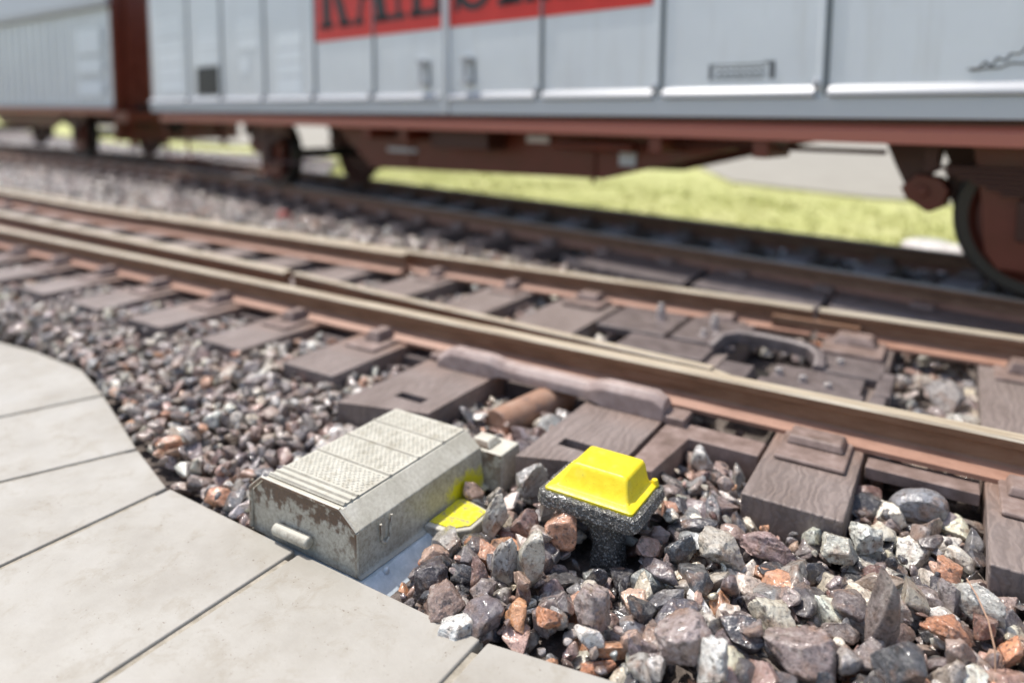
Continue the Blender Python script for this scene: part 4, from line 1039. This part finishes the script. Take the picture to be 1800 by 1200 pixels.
def near_layer(name, x0, x1, y0, y1, sp, smin, smax, dz, seed, level, protos, keep=1.0, mask=None, loose=False):
    x, y, r = scatter(x0, x1, y0, y1, sp, seed)
    sz = smin + (smax - smin) * r.beta(1.6, 2.6, len(x))
    k = ok_mask(x, y, sz, loose) & (r.uniform(size=len(x)) < keep)
    if mask is not None: k &= mask(x, y)
    x, y, sz = x[k], y[k], sz[k]
    z = level_z(x, y) + dz + r.uniform(-0.012, 0.014, len(x)) - (sz - smin) * 0.25
    t = None
    if x.min() < -4:
        t = np.zeros((len(x), 4)); t[:, :3] = np.where(r.uniform(size=(len(x), 1)) < 0.6, [[0.36, 0.24, 0.17]], [[0.50, 0.42, 0.33]]); t[:, 3] = 0.55 * r.uniform(size=len(x)) ** 1.3
    return struct(bake(name, np.stack([x, y, z], 1), sz, level, seed, protos, t), 'stuff')
fore = lambda x, y: (y < 2.98 + 0 * x)
near_layer('ballast', -2.3, 1.5, 1.35, 2.98, 0.070, 0.045, 0.065, -0.050, 1, 3, PRO3)
near_layer('ballast', -2.3, 0.9, 1.40, 2.98, 0.080, 0.042, 0.090, -0.006, 2, 4, PRO4, 0.97)
near_layer('ballast', -2.3, 0.9, 1.45, 2.7, 0.12, 0.040, 0.074, 0.028, 3, 4, PRO4, 0.6)
near_layer('ballast', -2.3, 0.9, 1.45, 2.9, 0.070, 0.016, 0.034, 0.016, 31, 3, PRO3, 0.4)
near_layer('ballast', -1.6, 0.9, 1.45, 2.7, 0.20, 0.066, 0.092, 0.012, 32, 4, PRO4, 0.4)
near_layer('ballast', -2.3, 0.9, 1.45, 2.9, 0.050, 0.022, 0.040, -0.028, 33, 3, PRO3, 0.9, loose=True)
near_layer('ballast', -8.5, -2.3, 1.5, 2.98, 0.080, 0.045, 0.065, -0.04, 4, 2, PRO2)
near_layer('ballast', -8.5, -2.3, 1.5, 2.98, 0.078, 0.036, 0.080, -0.004, 5, 3, PRO3, 0.97)
near_layer('ballast', -8.5, -2.3, 1.5, 2.6, 0.12, 0.036, 0.066, 0.028, 6, 3, PRO3, 0.6)
near_layer('ballast', -6.0, -2.3, 1.5, 2.7, 0.075, 0.018, 0.036, 0.020, 61, 2, PRO2, 0.5)
mid = lambda x, y: (x > -14 - 0 * y)
near_layer('ballast', -14, 2.2, 2.98, 4.9, 0.075, 0.035, 0.065, -0.02, 7, 2, PRO2)
near_layer('ballast', -24, -8.5, -0.5, 4.9, 0.12, 0.05, 0.085, -0.03, 8, 2, PRO2)
def far_layer(seed, sp, smin, smax, dz, keep):
    x, y, r = scatter(-30, 4.5, 4.85, 14, sp, seed)
    f_ = fyv(x); rel = y - f_
    top = np.where(x > -11, 2.5, 2.5 + np.clip(-11 - x, 0, 3) * 1.0)
    k = (rel < top) & (r.uniform(size=len(x)) < keep)
    # leave the sleepers of the far track clear
    s_ = ((x + 0.2 * rel) - 4.5) / 0.66; onsl = (np.abs(s_ - np.round(s_)) < 0.2) & (rel > -0.5) & (rel < 2.0)
    k &= ~onsl & ~on_sleeper(x, y)
    x, y, rel = x[k], y[k], rel[k]; sz = smin + (smax - smin) * r.beta(1.6, 2.4, len(x))
    z = np.where((rel > -0.7) & (rel < 2.1), -0.10, -0.055) + dz + r.uniform(-0.015, 0.02, len(x))
    t = np.zeros((len(x), 4)); t[:, :3] = (0.27, 0.205, 0.165); t[:, 3] = r.uniform(0.25, 0.8, len(x))
    struct(bake('ballast', np.stack([x, y, z], 1), sz, 2, seed, PRO2, t), 'stuff')
far_layer(21, 0.105, 0.045, 0.085, -0.02, 1.0)

# ------------------------------------------------------------------ meadow tufts
r = np.random.RandomState(77); n = 12000
x = r.uniform(-16, 8, n); y = 7.6 + (r.beta(1, 1.6, n)) * 8.5
k = y > fyv(x) + 2.45; x, y = x[k], y[k]; n = len(x)
V = []; Fa = []; Cc = []
for i in range(n):
    for j in range(3):
        a = r.uniform(0, 6.28); h = r.uniform(0.03, 0.08); l = r.uniform(0.01, 0.05); wd = 0.012
        bx, by = x[i] + r.uniform(-.04, .04), y[i] + r.uniform(-.04, .04); o = len(V)
        ca, sa = math.cos(a), math.sin(a)
        V += [(bx - sa * wd, by + ca * wd, -0.15), (bx + sa * wd, by - ca * wd, -0.15), (bx + ca * l, by + sa * l, -0.13 + h)]
        Fa.append((o, o + 1, o + 2)); c = np.array([(0.45, 0.45, 0.165), (0.41, 0.43, 0.14), (0.51, 0.495, 0.22)][r.randint(3)]) * r.uniform(0.85, 1.15); Cc += [(*c, 1)] * 3
me = bpy.data.meshes.new('grass'); me.from_pydata(V, [], Fa)
at = me.attributes.new('Col', 'FLOAT_COLOR', 'POINT'); at.data.foreach_set('color', np.array(Cc, np.float32).ravel())
me.materials.append(M['blade']); o = bpy.data.objects.new('grass', me); C.objects.link(o); struct(o, 'stuff')

# dry stem caught between the foreground stones
b = MB(); pts = [(0.10, 2.36, 0.02), (0.125, 2.30, 0.012), (0.15, 2.22, 0.0), (0.165, 2.15, -0.03), (0.17, 2.12, -0.09)]
for p, q_ in zip(pts, pts[1:]): b.tube(p, q_, 0.0022, n=6)
o = b.build('dry_stem', mat('dry_stem', (0.42, 0.26, 0.17), 0.6)); tag(o, 'thin reddish dry stem lying across the stones at the lower right', 'plant stem')
